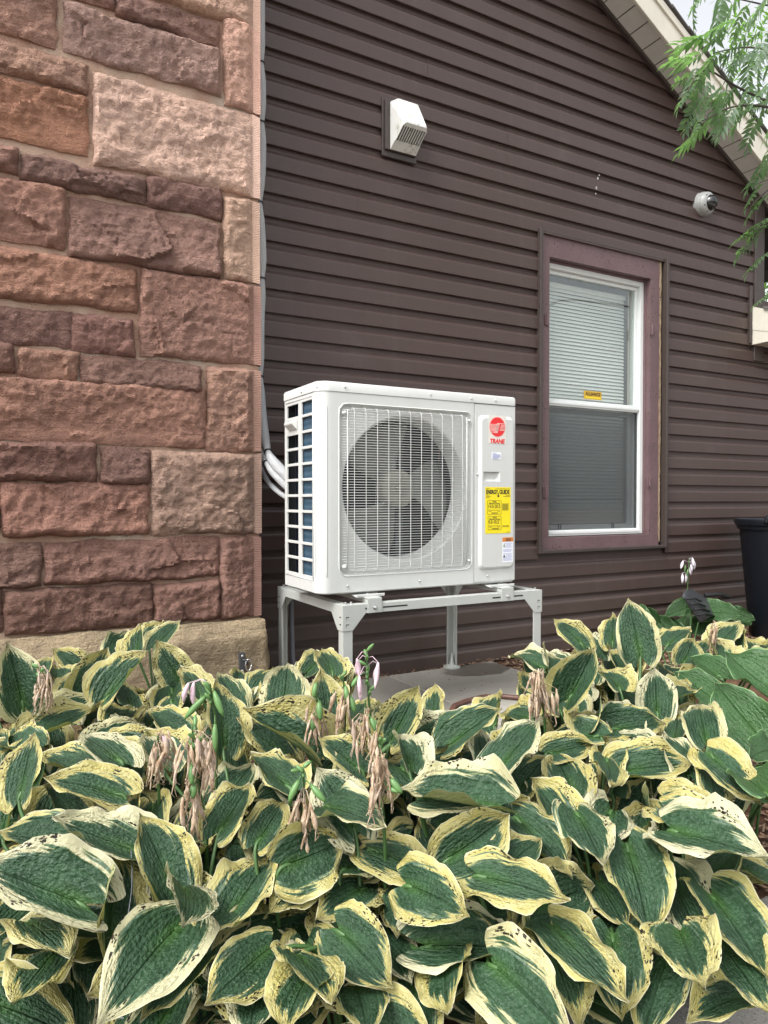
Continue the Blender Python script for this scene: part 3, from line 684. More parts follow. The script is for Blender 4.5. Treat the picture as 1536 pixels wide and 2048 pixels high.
# ---------------- window
win = bpy.data.objects.new('window', None); COL.objects.link(win); win.parent = house; ORG[win.name] = ORG[house.name]
def wpart(b, name, mat, **kw): return b.build(name, mat, win, **kw)
JW = .022
b = B(); b.box(WL, WL + JW, WY - .045, WY + .001, WB, WT); wpart(b, 'trim_channel', TRIM, bevel=.004)
b = B(); b.box(WR - JW, WR, WY - .045, WY + .001, WB + .004, WT); wpart(b, 'trim_channel', TRIM, bevel=.004)
b = B(); b.box(WL + JW, WR - JW, WY - .045, WY + .001, WB, WB + JW); wpart(b, 'trim_channel', TRIM, bevel=.004)
b = B(); b.box(WL + JW, WR - JW, WY - .024, WY + .001, WT - .014, WT); wpart(b, 'trim_channel', TRIM, bevel=.003)
cx0, cx1 = WL + JW, atY(1317, 780, WY - .008).x
CY = WY - .010
def wob(x0, x1, z0, z1, y, dep, name, amp=.0018):
    "a board with thick uneven paint"
    b = B(); nx = max(2, int((x1 - x0) / .02)); nz = max(2, int((z1 - z0) / .02))
    G = [[(lerp(x0, x1, i / nx), y - fb(Vector((lerp(x0, x1, i / nx) * 16, 3, lerp(z0, z1, j / nz) * 16)), 3) * amp, lerp(z0, z1, j / nz)) for i in range(nx + 1)] for j in range(nz + 1)]
    k = b.add([p for r in G for p in r], [])
    for j in range(nz):
        for i in range(nx):
            a = k + j * (nx + 1) + i; b.f.append((a, a + 1, a + nx + 2, a + nx + 1))
    b.box(x0, x1, y + .0035, y + dep, z0, z1)
    ring = [(i, 0) for i in range(nx)] + [(nx, j) for j in range(nz)] + [(nx - i, nz) for i in range(nx)] + [(0, nz - j) for j in range(nz)]
    kk = b.add([(G[j][i][0], y + .004, G[j][i][2]) for i, j in ring], []); n_ = len(ring)
    for a in range(n_):
        a2 = (a + 1) % n_; i, j = ring[a]; i2, j2 = ring[a2]
        b.f.append((k + j * (nx + 1) + i, kk + a, kk + a2, k + j2 * (nx + 1) + i2))
    return wpart(b, name, MAUVE, smooth=True, auto=40) if False else wpart(b, name, MAUVE, auto=40)
wob(cx0, OL, OB - .0, OT, CY, .14, 'casing')
wob(OR_, cx1, OB, OT, CY, .14, 'casing')
wob(cx0, cx1, OT, WT - .016, CY, .14, 'casing')
wob(cx0, cx1, WB + JW, OB, CY - .006, .15, 'sill')
# bare wood strip where the casing has split
b = B(); x0, x1 = cx1, WR - JW; nz = 60
zl = [lerp(WB + JW + .02, WT - .017, j / nz) for j in range(nz + 1)]
Ls = [[(x0, CY + .02, z_), (x0 + .001, CY + .002 + .004 * noise.noise(Vector((z_ * 30, 1, 1))), z_), (lerp(x0, x1, .62) + .005 * noise.noise(Vector((z_ * 22, 5, 1))), CY + .003 + .003 * noise.noise(Vector((z_ * 40, 1, 7))), z_), (lerp(x0, x1, .70) + .005 * noise.noise(Vector((z_ * 22, 5, 1))), CY + .014, z_)] for z_ in zl]
b.loops(Ls, False); wpart(b, 'bare_wood_strip', WOOD, auto=40)
b = B(); b.box(cx1, WR - JW, CY + .012, CY + .05, WB + JW, WT - .016); wpart(b, 'gap_filler', MAUVE)
# inner stops on the right jamb and head
SYW = WY + .055
jx = atY(1284, 700, SYW).x
b = B(); b.box(jx, OR_ - .0, WY + .028, WY + .14, OB, OT); wpart(b, 'jamb_stop', MAUVE, bevel=.003)
b = B(); b.box(OL + .0, OL + .012, WY + .028, WY + .14, OB, OT); wpart(b, 'jamb_stop', MAUVE, bevel=.003)
b = B(); b.box(OL + .012, jx, WY + .03, WY + .14, OT - .012, OT); wpart(b, 'head_stop', MAUVE, bevel=.003)
# old hinges left on the casing
for px, py in ((1092, 640), (1088, 985), (1301, 660), (1296, 963)):
    h = atY(px, py, CY); b = B(); b.box(h.x - .012, h.x + .012, CY - .008, CY + .001, h.z - .032, h.z + .032)
    b.tube([(h.x + .006, CY - .010, h.z - .035), (h.x + .006, CY - .010, h.z + .035)], .007, 8)
    wpart(b, 'hinge', MAUVE, bevel=.002)
# vinyl frame and sashes
fx0, fx1, fz0, fz1 = OL + .012, jx, OB + .004, OT - .012
fr = .032
b = B(); b.box(fx0, fx0 + fr, SYW - .012, SYW + .08, fz0, fz1); b.box(fx1 - fr, fx1, SYW - .012, SYW + .08, fz0, fz1)
b.box(fx0 + fr, fx1 - fr, SYW - .0115, SYW + .08, fz1 - fr, fz1); b.box(fx0 + fr, fx1 - fr, SYW - .014, SYW + .08, fz0, fz0 + .036)
wpart(b, 'window_frame', VINYL, bevel=.003)
b = B(); b.box(fx0 + fr, fx1 - fr, SYW - .020, SYW - .013, fz0 + .012, fz0 + .030); wpart(b, 'sill_nose', VINYL, bevel=.003)
mz = atY(1180, 810, SYW).z
gx0, gx1 = fx0 + fr, fx1 - fr
b = B(); b.box(gx0 + .001, gx1 - .001, SYW - .004, SYW + .035, mz - .024, mz + .020); wpart(b, 'meeting_rail', VINYL, bevel=.004)
b = B(); b.box(gx0 + .001, gx1 - .001, SYW - .010, SYW - .0045, mz - .012, mz + .004); wpart(b, 'meeting_rail', VINYL, bevel=.002)
b = B(); s_ = .020
b.box(gx0, gx0 + s_, SYW + .012, SYW + .034, mz + .021, fz1 - fr - .001); b.box(gx1 - s_, gx1, SYW + .012, SYW + .034, mz + .021, fz1 - fr - .001); b.box(gx0 + s_, gx1 - s_, SYW + .012, SYW + .034, fz1 - fr - .024, fz1 - fr - .001)
wpart(b, 'upper_sash', VINYL, bevel=.002)
b = B(); b.box(gx0 + s_, gx1 - s_, SYW + .024, SYW + .028, mz + .021, fz1 - fr - .024); wpart(b, 'glass_pane', GLASS)
b = B(); s2 = .034; lz0 = fz0 + .037
b.box(gx0, gx0 + s2, SYW + .045, SYW + .072, lz0, mz - .026); b.box(gx1 - s2, gx1, SYW + .045, SYW + .072, lz0, mz - .026); b.box(gx0 + s2, gx1 - s2, SYW + .045, SYW + .072, lz0, lz0 + .030); b.box(gx0 + s2, gx1 - s2, SYW + .045, SYW + .072, mz - .05, mz - .026)
wpart(b, 'lower_sash', VINYL, bevel=.002)
b = B(); b.box(gx0 + s2, gx1 - s2, SYW + .056, SYW + .060, lz0 + .03, mz - .05); wpart(b, 'glass_pane', GLASS)
b = B(); b.box(gx0, gx1, SYW + .018, SYW + .0195, lz0 + .001, mz - .0245); wpart(b, 'insect_screen', SCREEN)
b = B(); f_ = .010
b.box(gx0, gx0 + f_, SYW + .010, SYW + .022, lz0, mz - .025); b.box(gx1 - f_, gx1, SYW + .010, SYW + .022, lz0, mz - .025)
wpart(b, 'screen_frame', GREYPL)
for px in (1118, 1224):
    c_ = atY(px, 1060, SYW + .012); b = B()
    zc = lz0 + .004
    b.box(c_.x - .011, c_.x - .008, SYW + .004, SYW + .009, zc, zc + .030); b.box(c_.x + .008, c_.x + .011, SYW + .004, SYW + .009, zc, zc + .030); b.box(c_.x - .008, c_.x + .008, SYW + .004, SYW + .009, zc + .026, zc + .030)
    wpart(b, 'screen_pull', RUBBER)
# the amber sticker inside the upper pane
a_ = atY(1168, 782, SYW + .022); z_ = atY(1203, 802, SYW + .022)
stk = B().box(a_.x, z_.x, SYW + .0215, SYW + .0225, z_.z + .004, a_.z + .004); st_ = wpart(stk, 'sticker', STICK)
b = B(); b.box(a_.x + .006, z_.x - .006, SYW + .021, SYW + .0214, z_.z + .012, z_.z + .019); wpart(b, 'sticker_band', YEL)
text('lettering', 'ALLIANCE', (a_.x + z_.x) / 2, lerp(z_.z, a_.z, .66) + .004, SYW + .0209, .030, BLACK, win, bold=.0007, width=(z_.x - a_.x) * .84)
# blind hangs behind the glass
BLY = WY + .175
bx0, bx1 = gx0 - .03, atY(1247, 700, BLY).x
blind = thing('window_blind', ((bx0 + bx1) / 2, BLY, mz), 'pale closed venetian blind hanging behind the window glass', 'blind')
zt_ = atY(1120, 578, BLY).z
B().box(bx0, bx1, BLY - .015, BLY + .015, zt_, zt_ + .03).build('head_rail', SLATM, blind, bevel=.002)
sb_ = B(); tilt = R(62); hw = .0125
L2 = []
for x in (bx0, bx1):
    L2.append([(x, BLY + (t * math.cos(tilt)) * hw - .0022 * (1 - t * t), zt_ - .012 + t * math.sin(tilt) * hw) for t in (-1, -.5, 0, .5, 1)])
sb_.loops(L2, False); slat0 = sb_.build('slat', SLATM, blind, smooth=True)
nsl = int((zt_ - (lz0 + .03)) / .0232)
for i in range(1, nsl):
    if nsl - 8 < i < nsl - 5:
        c_ = copy_to(slat0, (0, 0, -i * .0232 - .004)); c_.parent = blind; c_.rotation_euler = (0, R(.25), 0)
    else:
        c_ = copy_to(slat0, (0, rnd.uniform(-.0006, .0006), -i * .0232)); c_.parent = blind
for px in (1108, 1162, 1213):
    x = atY(px, 700, BLY).x; B().tube([(x, BLY - .014, zt_), (x, BLY - .014, lz0 + .05)], .0011, 5).build('ladder_cord', SLATM, blind)
# warm wood of the inner frame seen past the blind
b = B(); b.box(bx1 + .012, gx1 + .05, WY + .141, WY + .150, OB, OT); b.build('inner_trim', BEIGE, house)

# ---------------- vent hood
V0 = atY(806, 262, WY - .03); vent = thing('vent_hood', V0, 'weathered white plastic vent hood with slotted underside high on the siding', 'vent')
vy = WY - .024
pz0, pz1 = V0.z - .155, V0.z + .145; px0, px1 = V0.x - .125, V0.x + .085
B().box(px0, px1, vy - .006, vy + .008, pz0, pz1).build('mounting_block', TRIM, vent, bevel=.004)
b = B(); b.box(px0 + .012, px1 - .012, vy - .020, vy - .0065, pz0 + .03, pz1 - .012); b.build('mounting_flange', TRIM, vent, bevel=.004)
hx0, hx1 = V0.x - .085, V0.x + .070; vy2 = vy - .0205
sd = [(0, .128), (-.038, .128), (-.062, .112), (-.135, -.030), (-.135, -.040), (0, -.120)]
# open shell: sides, top/front face; underside carries the slots
ins = .018
A_ = [Vector((hx0 + (ins if i in (1, 2) else (.012 if i in (3, 4) else 0)), vy2 + y, V0.z + zz)) for i, (y, zz) in enumerate(sd)]
C_ = [Vector((hx1 - (ins if i in (1, 2) else (.012 if i in (3, 4) else 0)), vy2 + y, V0.z + zz)) for i, (y, zz) in enumerate(sd)]
b = B(); k = b.add(A_ + C_, []); n_ = len(sd)
b.f.append(tuple(range(n_))[::-1]); b.f.append(tuple(range(n_, 2 * n_)))
for i in range(n_ - 2): b.f.append((i, i + 1, n_ + i + 1, n_ + i))
b.build('hood', VENTW, vent, bevel=.010, seg=3)
uf, ub = Vector((0, vy2 - .133, V0.z - .041)), Vector((0, vy2 - .001, V0.z - .121))
def U(x, t, d=0.0): return Vector((x, 0, 0)) + uf.lerp(ub, t) + Vector((0, .5, .86)) * d
b = B(); b.prism([U(hx0 + .016, .0), U(hx1 - .016, .0), U(hx1 - .004, .12), U(hx0 + .004, .12)], (0, .002, .004)); b.prism([U(hx0 + .002, .66), U(hx1 - .002, .66), U(hx1, 1), U(hx0, 1)], (0, .002, .004))
nb = 10
for i in range(nb + 1):
    x = lerp(hx0 + .008, hx1 - .008, i / nb); b.prism([U(x - .0022, .1), U(x + .0022, .1), U(x + .0022, .68), U(x - .0022, .68)], (0, .003, .006))
b.build('louvre_grid', VENTW, vent)
b = B(); b.prism([U(hx0 + .014, .05, .02), U(hx1 - .014, .05, .02), U(hx1 - .006, .95, .02), U(hx0 + .006, .95, .02)], (0, .002, .004)); b.build('dark_inside', GREYPL, vent)

# ---------------- dome camera
K0 = atY(1404, 409, WY - .022); kam = thing('security_camera', K0, 'round white dome security camera on the siding above the window', 'camera')
ax = Vector((.10, -1, -.12)).normalized()
B().lathe(K0 + Vector((0, .012, 0)), ax, [(-.01, .080), (.03, .080), (.036, .078), (.038, .074), (.040, .078), (.062, .074), (.074, .062), (.078, .050)], 36).build('housing', CAMW, kam, auto=50)
B().lathe(K0 + Vector((0, .012, 0)) + ax * .074, ax, [(0, .052), (.006, .051), (.020, .046), (.034, .035), (.043, .020), (.046, .002)], 32).build('dome', DOME, kam, smooth=True)
for t in (.4, 1.5, 2.6, 3.7, 4.8, 5.9):
    u_ = ax.orthogonal().normalized(); v_ = ax.cross(u_); B().lathe(K0 + Vector((0, .012, 0)) + ax * .070 + (u_ * math.cos(t) + v_ * math.sin(t)) * .064, ax, [(-.004, .005), (.004, .004)], 8).build('screw', RUBBER, kam)

# bird droppings on the siding
db = B()
for px, py, r in ((1196, 357, .007), (1193, 376, .009), (1192, 387, .004), (1199, 350, .004)):
    c_ = atY(px, py, WY - .0235)
    pts = [Vector((c_.x + r * .8 * math.cos(a) * (1 + .5 * noise.noise(Vector((a * 2, px, 0)))), c_.y, c_.z + r * 1.2 * math.sin(a) * (1 + .5 * noise.noise(Vector((a * 2, py, 3)))))) for a in [2 * math.pi * t / 9 for t in range(9)]]
    db.prism(pts, (0, .004, 0))
tag(db.build('bird_dropping', DROP), 'white bird dropping splashed on the brown siding above the window', 'dropping')
# ================================================================ OUTDOOR UNIT
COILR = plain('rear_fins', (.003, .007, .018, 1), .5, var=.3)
from mathutils.geometry import tessellate_polygon
UX0, UX1, UF, UB, UZ0, UZ1 = 1.085, 2.032, 2.46, 2.81, .5225, 1.331
SEAM = 1.805
unit = thing('heat_pump', ((UX0 + UX1) / 2, 2.65, UZ0), 'white outdoor heat pump unit with a round fan behind wire grille on metal stand', 'heat pump')
def up(b, name, mat, **kw): return b.build(name, mat, unit, **kw)
def arc(cx, cy, r, a0, a1, n): return [(cx + r * math.cos(lerp(a0, a1, i / n)), cy + r * math.sin(lerp(a0, a1, i / n))) for i in range(n + 1)]
LZ = UZ1 - .040                                             # underside of the lid
# rounded corner column, between the side grille and the front panel
cr = .05
pl = arc(UX0 + cr, UF + cr, cr, math.pi, 1.5 * math.pi, 10) + [(UX0 + .062, UF)]
b = B(); b.loops([[(x, y, z_) for x, y in pl] for z_ in (UZ0, LZ)], False); up(b, 'corner_panel', WHITE, auto=40)
for (xa, ya) in (pl[2], pl[8]):
    dx, dy = xa - (UX0 + cr), ya - (UF + cr); L_ = math.hypot(dx, dy); nx_, ny_ = dx / L_, dy / L_
    pth = [(xa + nx_ * -.0005, ya + ny_ * -.0005, z_) for z_ in (UZ0 + .06, UZ0 + .07, LZ - .06, LZ - .05)]
    b = B(); b.tube(pth, [.001, .0035, .0035, .001], 8); up(b, 'pressed_rib', WHITE, smooth=True)
# front panel: rounded recess and bell mouth in one sheet
GX0, GX1, GZ0, GZ1 = 1.173, 1.793, .587, 1.247
gcx, gcz = (GX0 + GX1) / 2, (GZ0 + GZ1) / 2
FCX, FCZ, FR = 1.484, .925, .296
FX0, FX1 = UX0 + .062, SEAM
angs = sorted([2 * math.pi * i / 120 for i in range(120)] + [math.atan2(z_ - gcz, x - gcx) % (2 * math.pi) for x in (FX0, FX1) for z_ in (UZ0, LZ)])
def ray_rect(t, x0, x1, z0, z1):
    c, s_ = math.cos(t), math.sin(t); k = 1e9
    if c > 1e-9: k = min(k, (x1 - gcx) / c)
    if c < -1e-9: k = min(k, (x0 - gcx) / c)
    if s_ > 1e-9: k = min(k, (z1 - gcz) / s_)
    if s_ < -1e-9: k = min(k, (z0 - gcz) / s_)
    return (gcx + c * k, gcz + s_ * k)
def ray_rr(t, hx, hz, r):
    c, s_ = math.cos(t), math.sin(t); lo, hi = 0, 2
    for _ in range(30):
        k = (lo + hi) / 2; qx, qz = abs(c * k) - hx + r, abs(s_ * k) - hz + r
        d = math.hypot(max(qx, 0), max(qz, 0)) + min(max(qx, qz), 0) - r
        if d < 0: lo = k
        else: hi = k
    return (gcx + c * k, gcz + s_ * k)
hx, hz = (GX1 - GX0) / 2, (GZ1 - GZ0) / 2
Ls = [[(x, UF, z_) for x, z_ in (ray_rect(t, FX0, FX1, UZ0, LZ) for t in angs)],
      [(x, UF, z_) for x, z_ in (ray_rr(t, hx + .006, hz + .006, .036) for t in angs)],
      [(x, UF - .003, z_) for x, z_ in (ray_rr(t, hx + .003, hz + .003, .034) for t in angs)],
      [(x, UF + .000, z_) for x, z_ in (ray_rr(t, hx, hz, .030) for t in angs)],
      [(x, UF + .016, z_) for x, z_ in (ray_rr(t, hx - .006, hz - .006, .028) for t in angs)],
      [(FCX + math.cos(t) * (FR + .001), UF + .0165, FCZ + math.sin(t) * (FR + .001)) for t in angs],
      [(FCX + math.cos(t) * (FR - .006), UF + .022, FCZ + math.sin(t) * (FR - .006)) for t in angs],
      [(FCX + math.cos(t) * (FR - .014), UF + .050, FCZ + math.sin(t) * (FR - .014)) for t in angs],
      [(FCX + math.cos(t) * (FR - .014), UF + .115, FCZ + math.sin(t) * (FR - .014)) for t in angs]]
b = B(); b.loops(Ls, True); up(b, 'front_panel', WHITE, auto=35)
# right hand panel, raised cover with a hand hold
b = B(); b.box(SEAM + .0022, UX1, UF + .0006, UF + .03, UZ0, LZ); up(b, 'side_panel', WHITE, bevel=.006)
cy_ = UF - .012
cvx0, cvx1, cvz0, cvz1 = 1.826, 2.016, .578, 1.242
def rrect(x0, x1, z0, z1, r, n=7):
    pts = []
    for cx, cz, a0 in ((x1 - r, z1 - r, 0), (x0 + r, z1 - r, .5), (x0 + r, z0 + r, 1), (x1 - r, z0 + r, 1.5)):
        for i in range(n + 1):
            a = math.pi * (a0 + .5 * i / n); pts.append((cx + r * math.cos(a), cz + r * math.sin(a)))
    return pts
o1, o2, o3 = rrect(cvx0, cvx1, cvz0, cvz1, .024), rrect(cvx0 + .002, cvx1 - .002, cvz0 + .002, cvz1 - .002, .023), rrect(cvx0 + .013, cvx1 - .008, cvz0 + .012, cvz1 - .014, .019)
b = B(); b.loops([[(x, UF + .0003, z_) for x, z_ in o1], [(x, UF - .004, z_) for x, z_ in o2], [(x, cy_, z_) for x, z_ in o3]], True)
ha, hb2 = atY(967, 943, cy_), atY(1000, 963, cy_)
hole = [(ha.x, hb2.z), (hb2.x, hb2.z), (hb2.x, ha.z), (ha.x, ha.z)]
allp = o3 + hole
tr = tessellate_polygon([[Vector((x, z_, 0)) for x, z_ in o3], [Vector((x, z_, 0)) for x, z_ in hole]])
k = b.add([(x, cy_, z_) for x, z_ in allp], []); b.f += [tuple(k + i for i in t) for t in tr]
k = b.add([(x, cy_, z_) for x, z_ in hole] + [(x + (.012 if x < ha.x + .001 else -.02), cy_ + (.030 if z_ > hb2.z + .001 else .008), z_ + (.004 if z_ < hb2.z + .001 else -.003)) for x, z_ in hole], [])
for i in range(4): b.f.append((k + i, k + (i + 1) % 4, k + 4 + (i + 1) % 4, k + 4 + i))
b.f.append((k + 4, k + 5, k + 6, k + 7))
cover = up(b, 'service_cover', WHITE, auto=35)
# lid, base pan, rear and inside
def lidloop(z_, g): return [(x, y, z_) for x, y in arc(UX0 + cr, UF + cr, cr + g, math.pi, 1.5 * math.pi, 10) + arc(UX1 - .012, UF + .012, .012 + g, 1.5 * math.pi, 2 * math.pi, 4) + [(UX1 + g, UB + g), (UX0 - g, UB + g)]]
b = B(); b.loops([lidloop(LZ + .0012, .0025), lidloop(UZ1 - .010, .0025), lidloop(UZ1 - .003, -.001), lidloop(UZ1, -.007)], True, True, True); up(b, 'lid', WHITE, auto=35)
b = B(); b.loops([lidloop(UZ0 - .006, -.012), lidloop(UZ0 - .001, -.006), lidloop(UZ0 + .004, -.006)], True, True, True); up(b, 'base_pan', WHITE, auto=35)
b = B(); b.box(UX1 - .004, UX1 - .0006, UF + .031, UB, UZ0 + .005, LZ); up(b, 'end_panel', WHITE)
b = B(); b.box(UX0 + .02, SEAM, UB - .075, UB - .07, UZ0 + .005, LZ); up(b, 'rear_coil', COILR)
b = B(); b.box(SEAM + .004, SEAM + .008, UF + .04, UB - .08, UZ0 + .005, LZ); up(b, 'partition', GREYPL)
# left side: two columns of openings in a frame, coil behind
def side(px, py): return atX(px, py, UX0)
ys = [side(540 + cx * .3646, 950).y for cx in (250, 235, 172, 155, 93, 84)]
ys[0] = UF + .075
topz, botz = side(615, 740 + .3646 * 168).z, side(615, 740 + .3646 * 1127).z
b = B()
T = .008
b.box(UX0, UX0 + T, ys[1], ys[0] + .0 if False else ys[1] + .0001, UZ0, LZ) if False else None
yy = [UF + .0505, UF + .0615, ys[2], ys[3], ys[4], UB]
b.box(UX0, UX0 + T, yy[0], yy[1], UZ0, LZ); b.box(UX0, UX0 + T, yy[2], yy[3], UZ0, LZ); b.box(UX0, UX0 + T, yy[4], yy[5], UZ0, LZ)
b.box(UX0, UX0 + T, yy[1], yy[2], topz, LZ); b.box(UX0, UX0 + T, yy[3], yy[4], topz, LZ); b.box(UX0, UX0 + T, yy[1], yy[2], UZ0, botz); b.box(UX0, UX0 + T, yy[3], yy[4], UZ0, botz)
up(b, 'side_frame', WHITE, bevel=.0015)
ph = (topz - botz) / 10.85
for i in range(1, 11):
    z_ = topz - ph * i + .008
    for a_i, (ya, yb) in enumerate(((yy[1], yy[2]), (yy[3], yy[4]))):
        b = B(); b.box(UX0 + .0005, UX0 + T, ya + .0003, yb - .0003, z_ - .0056, z_ + .0056); up(b, 'grille_bar', WHITE, bevel=.0015)
zt2 = topz - ph + .008; zb2 = topz - 2 * ph + .008
b = B(); b.box(UX0 + .001, UX0 + T, yy[3] + .0003, yy[4] - .0003, zb2 + .006, zt2 - .006); up(b, 'handle_plate', WHITE)
b = B()
hy0, hy1 = yy[4] - .022, yy[3] + .012
b.prism([Vector((UX0 - .022, hy0, zt2 - .016)), Vector((UX0, hy0 - .008, zt2 - .008)), Vector((UX0, hy0 - .008, zb2 + .012)), Vector((UX0 - .022, hy0, zt2 - .026))], (0, (hy1 - hy0) * .96, 0)); up(b, 'carry_handle', WHITE, bevel=.003)
b = B(); b.box(UX0 + .012, UX0 + .016, UF + .062, yy[3] + .03, UZ0 + .006, LZ); up(b, 'side_coil', COIL)
b = B(); b.tube([(UX0 + .05, yy[3] + .044, UZ0 + .01), (UX0 + .05, yy[3] + .044, LZ - .01)], .011, 10); up(b, 'copper_header', STAND, smooth=True)
b = B(); b.box(UX0 + .075, UX0 + .079, UF + .07, UB - .08, UZ0 + .006, LZ); up(b, 'inner_liner', GREYPL)
b = B(); b.box(UX0 + .012, SEAM, UB - .006, UB - .002, UZ0 + .005, LZ); up(b, 'rear_panel', GREYPL)
# pressed border round the side openings
b = B()
for q0, q1 in (((yy[1] - .010, topz + .014), (yy[4] + .010, topz + .014)), ((yy[4] + .010, botz - .014), (yy[1] - .010, botz - .014)), ((yy[1] - .010, botz - .014), (yy[1] - .010, topz + .014))):
    b.tube([(UX0 + .0005, q0[0], q0[1]), (UX0 + .0005, q1[0], q1[1])], .0028, 6)
up(b, 'pressed_border', WHITE, smooth=True)
# fan
FY = UF + .105
fan = bpy.data.objects.new('fan', None); COL.objects.link(fan); fan.parent = unit; ORG[fan.name] = ORG[unit.name]
b = B(); b.lathe((FCX, FY + .03, FCZ), (0, -1, 0), [(0, .082), (.045, .080), (.056, .070), (.060, .045), (.056, .018), (.066, .014), (.066, .001)], 32); b.build('hub', HUB, fan, auto=40)
for k_ in range(3):
    b = B(); base = R(128 - 120 * k_)
    Ls = []
    for i in range(11):
        r_ = lerp(.066, .272, i / 10); t = i / 10
        half = R(lerp(28, 37, t ** .7)); sweep = R(-14 * t)
        L = []
        for j in range(9):
            a = base + sweep + lerp(-half, half, j / 8) * (1 - .10 * max(0, t - .8) * 5 * (j in (0, 8)))
            L.append((FCX + r_ * math.cos(a), FY + .012 + (j / 8 - .5) * .075 * (.6 + .4 * t) + .012 * t * t, FCZ + r_ * math.sin(a)))
        Ls.append(L)
    b.loops(Ls, False); o = b.build('blade', BLADE, fan, smooth=True)
    md = o.modifiers.new('s', 'SOLIDIFY'); md.thickness = .004
b = B(); b.tube([(FCX + .05, FY + .06, UZ0 + .01), (FCX + .05, FY + .06, LZ)], .016, 8); b.tube([(FCX - .05, FY + .06, UZ0 + .01), (FCX - .05, FY + .06, LZ)], .016, 8); b.build('motor_bracket', GREYPL, fan)
# wire guard
WYG = UF - .0045
b = B(); nH = 61; gz0, gz1 = GZ0 + .022, GZ1 - .022
for i in range(nH):
    z_ = lerp(gz0, gz1, i / (nH - 1))
    b.tube([(GX0 + .012, UF + .008, z_), (GX0 + .020, WYG, z_), (GX1 - .020, WYG, z_), (GX1 - .012, UF + .008, z_)], .00115, 5, False)
nV = 11
for i in range(nV):
    x = lerp(GX0 + .060, GX1 - .052, i / (nV - 1))
    b.tube([(x - .004, UF + .010, GZ1 - .006), (x - .002, WYG - .001, GZ1 - .016), (x, WYG - .0025, gz1 - .01), (x, WYG - .0025, gz0 + .01), (x - .002, WYG - .001, GZ0 + .016), (x - .004, UF + .010, GZ0 + .006)], .0014, 5, False)
for x in (GX0 + .030, GX1 - .030):
    b.tube([(x, WYG - .003, GZ1 - .02), (x, WYG - .003, GZ0 + .02)], .0021, 6)
for z_ in (GZ1 - .016, GZ0 + .016):
    b.tube([(GX0 + .045, WYG, z_), (GX1 - .045, WYG, z_)], .0017, 5, False)
up(b, 'wire_guard', WHITE, smooth=True)
for x in (GX0 + .018, GX1 - .018):
    for z_ in (GZ0 + .034, GZ1 - .034):
        b = B(); b.lathe((x, UF + .004, z_), (0, -1, 0), [(0, .008), (.010, .008), (.012, .005), (.016, .0045), (.018, .002)], 12); up(b, 'guard_clip', WHITE, auto=40)
def screw(p, ax, r=.0052):
    b = B(); b.lathe(p, ax, [(-.002, r), (.002, r), (.0045, r * .6), (.005, .0005)], 12); return up(b, 'screw', STEEL, auto=40)
for px, py in ((690, 774), (861, 789), (943, 797), (991, 801)):
    p_ = atY(px, py, UF - .003); screw(p_, (0, -1, 0), .0042)
for px, py in ((695, 1172), (839, 1162), (975, 1152), (955, 949)):
    p_ = atY(px, py, UF - .001); screw(p_, (0, -1, 0), .0046)
for px, py in ((604, 784), (634, 775)): screw(atX(px, py, UX0 - .0026), (-1, 0, 0), .0038)
for z_ in (.62, .95, 1.22): screw((UX1 + .0008, UF + .02, z_), (1, 0, 0), .004)
# round emblem, name and labels
SYL = cy_ - .0006
def rect(x0, x1, z0, z1, lvl, name, mat, par=unit, label=None):
    b = B(); b.box(x0, x1, SYL - .0003 * lvl - .0003, SYL - .0003 * lvl, z0, z1); return b.build(name, mat, par, label=label)
ec = atY(994.7, 854, SYL); er = .0412
b = B(); a_, z_ = atY(977, 830, SYL), atY(1012, 888, SYL)
rect(a_.x, z_.x, z_.z, a_.z, 0, 'emblem_backing', CREAMP)
def disc(r, lvl, name, mat):
    b = B(); b.prism([Vector((ec.x + r * math.cos(t), SYL - .0003 * lvl, ec.z + r * math.sin(t))) for t in [2 * math.pi * q / 48 for q in range(48)]], (0, -.0003, 0)); return up(b, name, mat)
PINK = plain('pale_pink_print', (.78, .40, .36, 1), .4)
disc(er + .0028, 1.2, 'emblem_rim', PINK); disc(er, 2.4, 'emblem_disc', RED)
b = B()
def slant(z_): return ec.x + er * .17 + (z_ - ec.z) * .30
for fz in (.235, .095, -.035, -.165, -.295, -.425, -.58):
    z_ = ec.z + fz * er; h_ = .045 * er if fz > -.5 else .035 * er
    xl = ec.x - math.sqrt(max(0, er * er - (fz * er) ** 2)) + .001
    b.prism([Vector((xl, SYL - .0012, z_ - h_)), Vector((slant(z_ - h_) + .002, SYL - .0012, z_ - h_)), Vector((slant(z_ + h_) + .002, SYL - .0012, z_ + h_)), Vector((xl, SYL - .0012, z_ + h_))], (0, -.0003, 0))
    b.prism([Vector((slant(z_ - h_) - .016, SYL - .0014, z_ - h_ * 1.9)), Vector((slant(z_ - h_) - .001, SYL - .0014, z_ - h_ * 1.9)), Vector((slant(z_ + h_) - .001, SYL - .0014, z_ + h_ * 1.9)), Vector((slant(z_ + h_) - .016, SYL - .0014, z_ + h_ * 1.9))], (0, -.0003, 0))
for fz in (.37, .22, .08, -.06, -.20, -.33):
    z_ = ec.z + fz * er; h_ = .042 * er; xr_ = ec.x + math.sqrt(er * er - (fz * er) ** 2) - .001
    x_ = slant(z_) + .009 if fz < .3 else ec.x - .002
    b.prism([Vector((x_, SYL - .0012, z_ - h_)), Vector((xr_, SYL - .0012, z_ - h_)), Vector((xr_, SYL - .0012, z_ + h_)), Vector((x_, SYL - .0012, z_ + h_))], (0, -.0003, 0))
up(b, 'emblem_stripes', PINK)
tp = atY(995, 882.3, SYL)
text('name_lettering', 'TRANE', tp.x, tp.z, SYL - .0006, .0250, RED, unit, bold=.0012, shear=.22, width=.080)
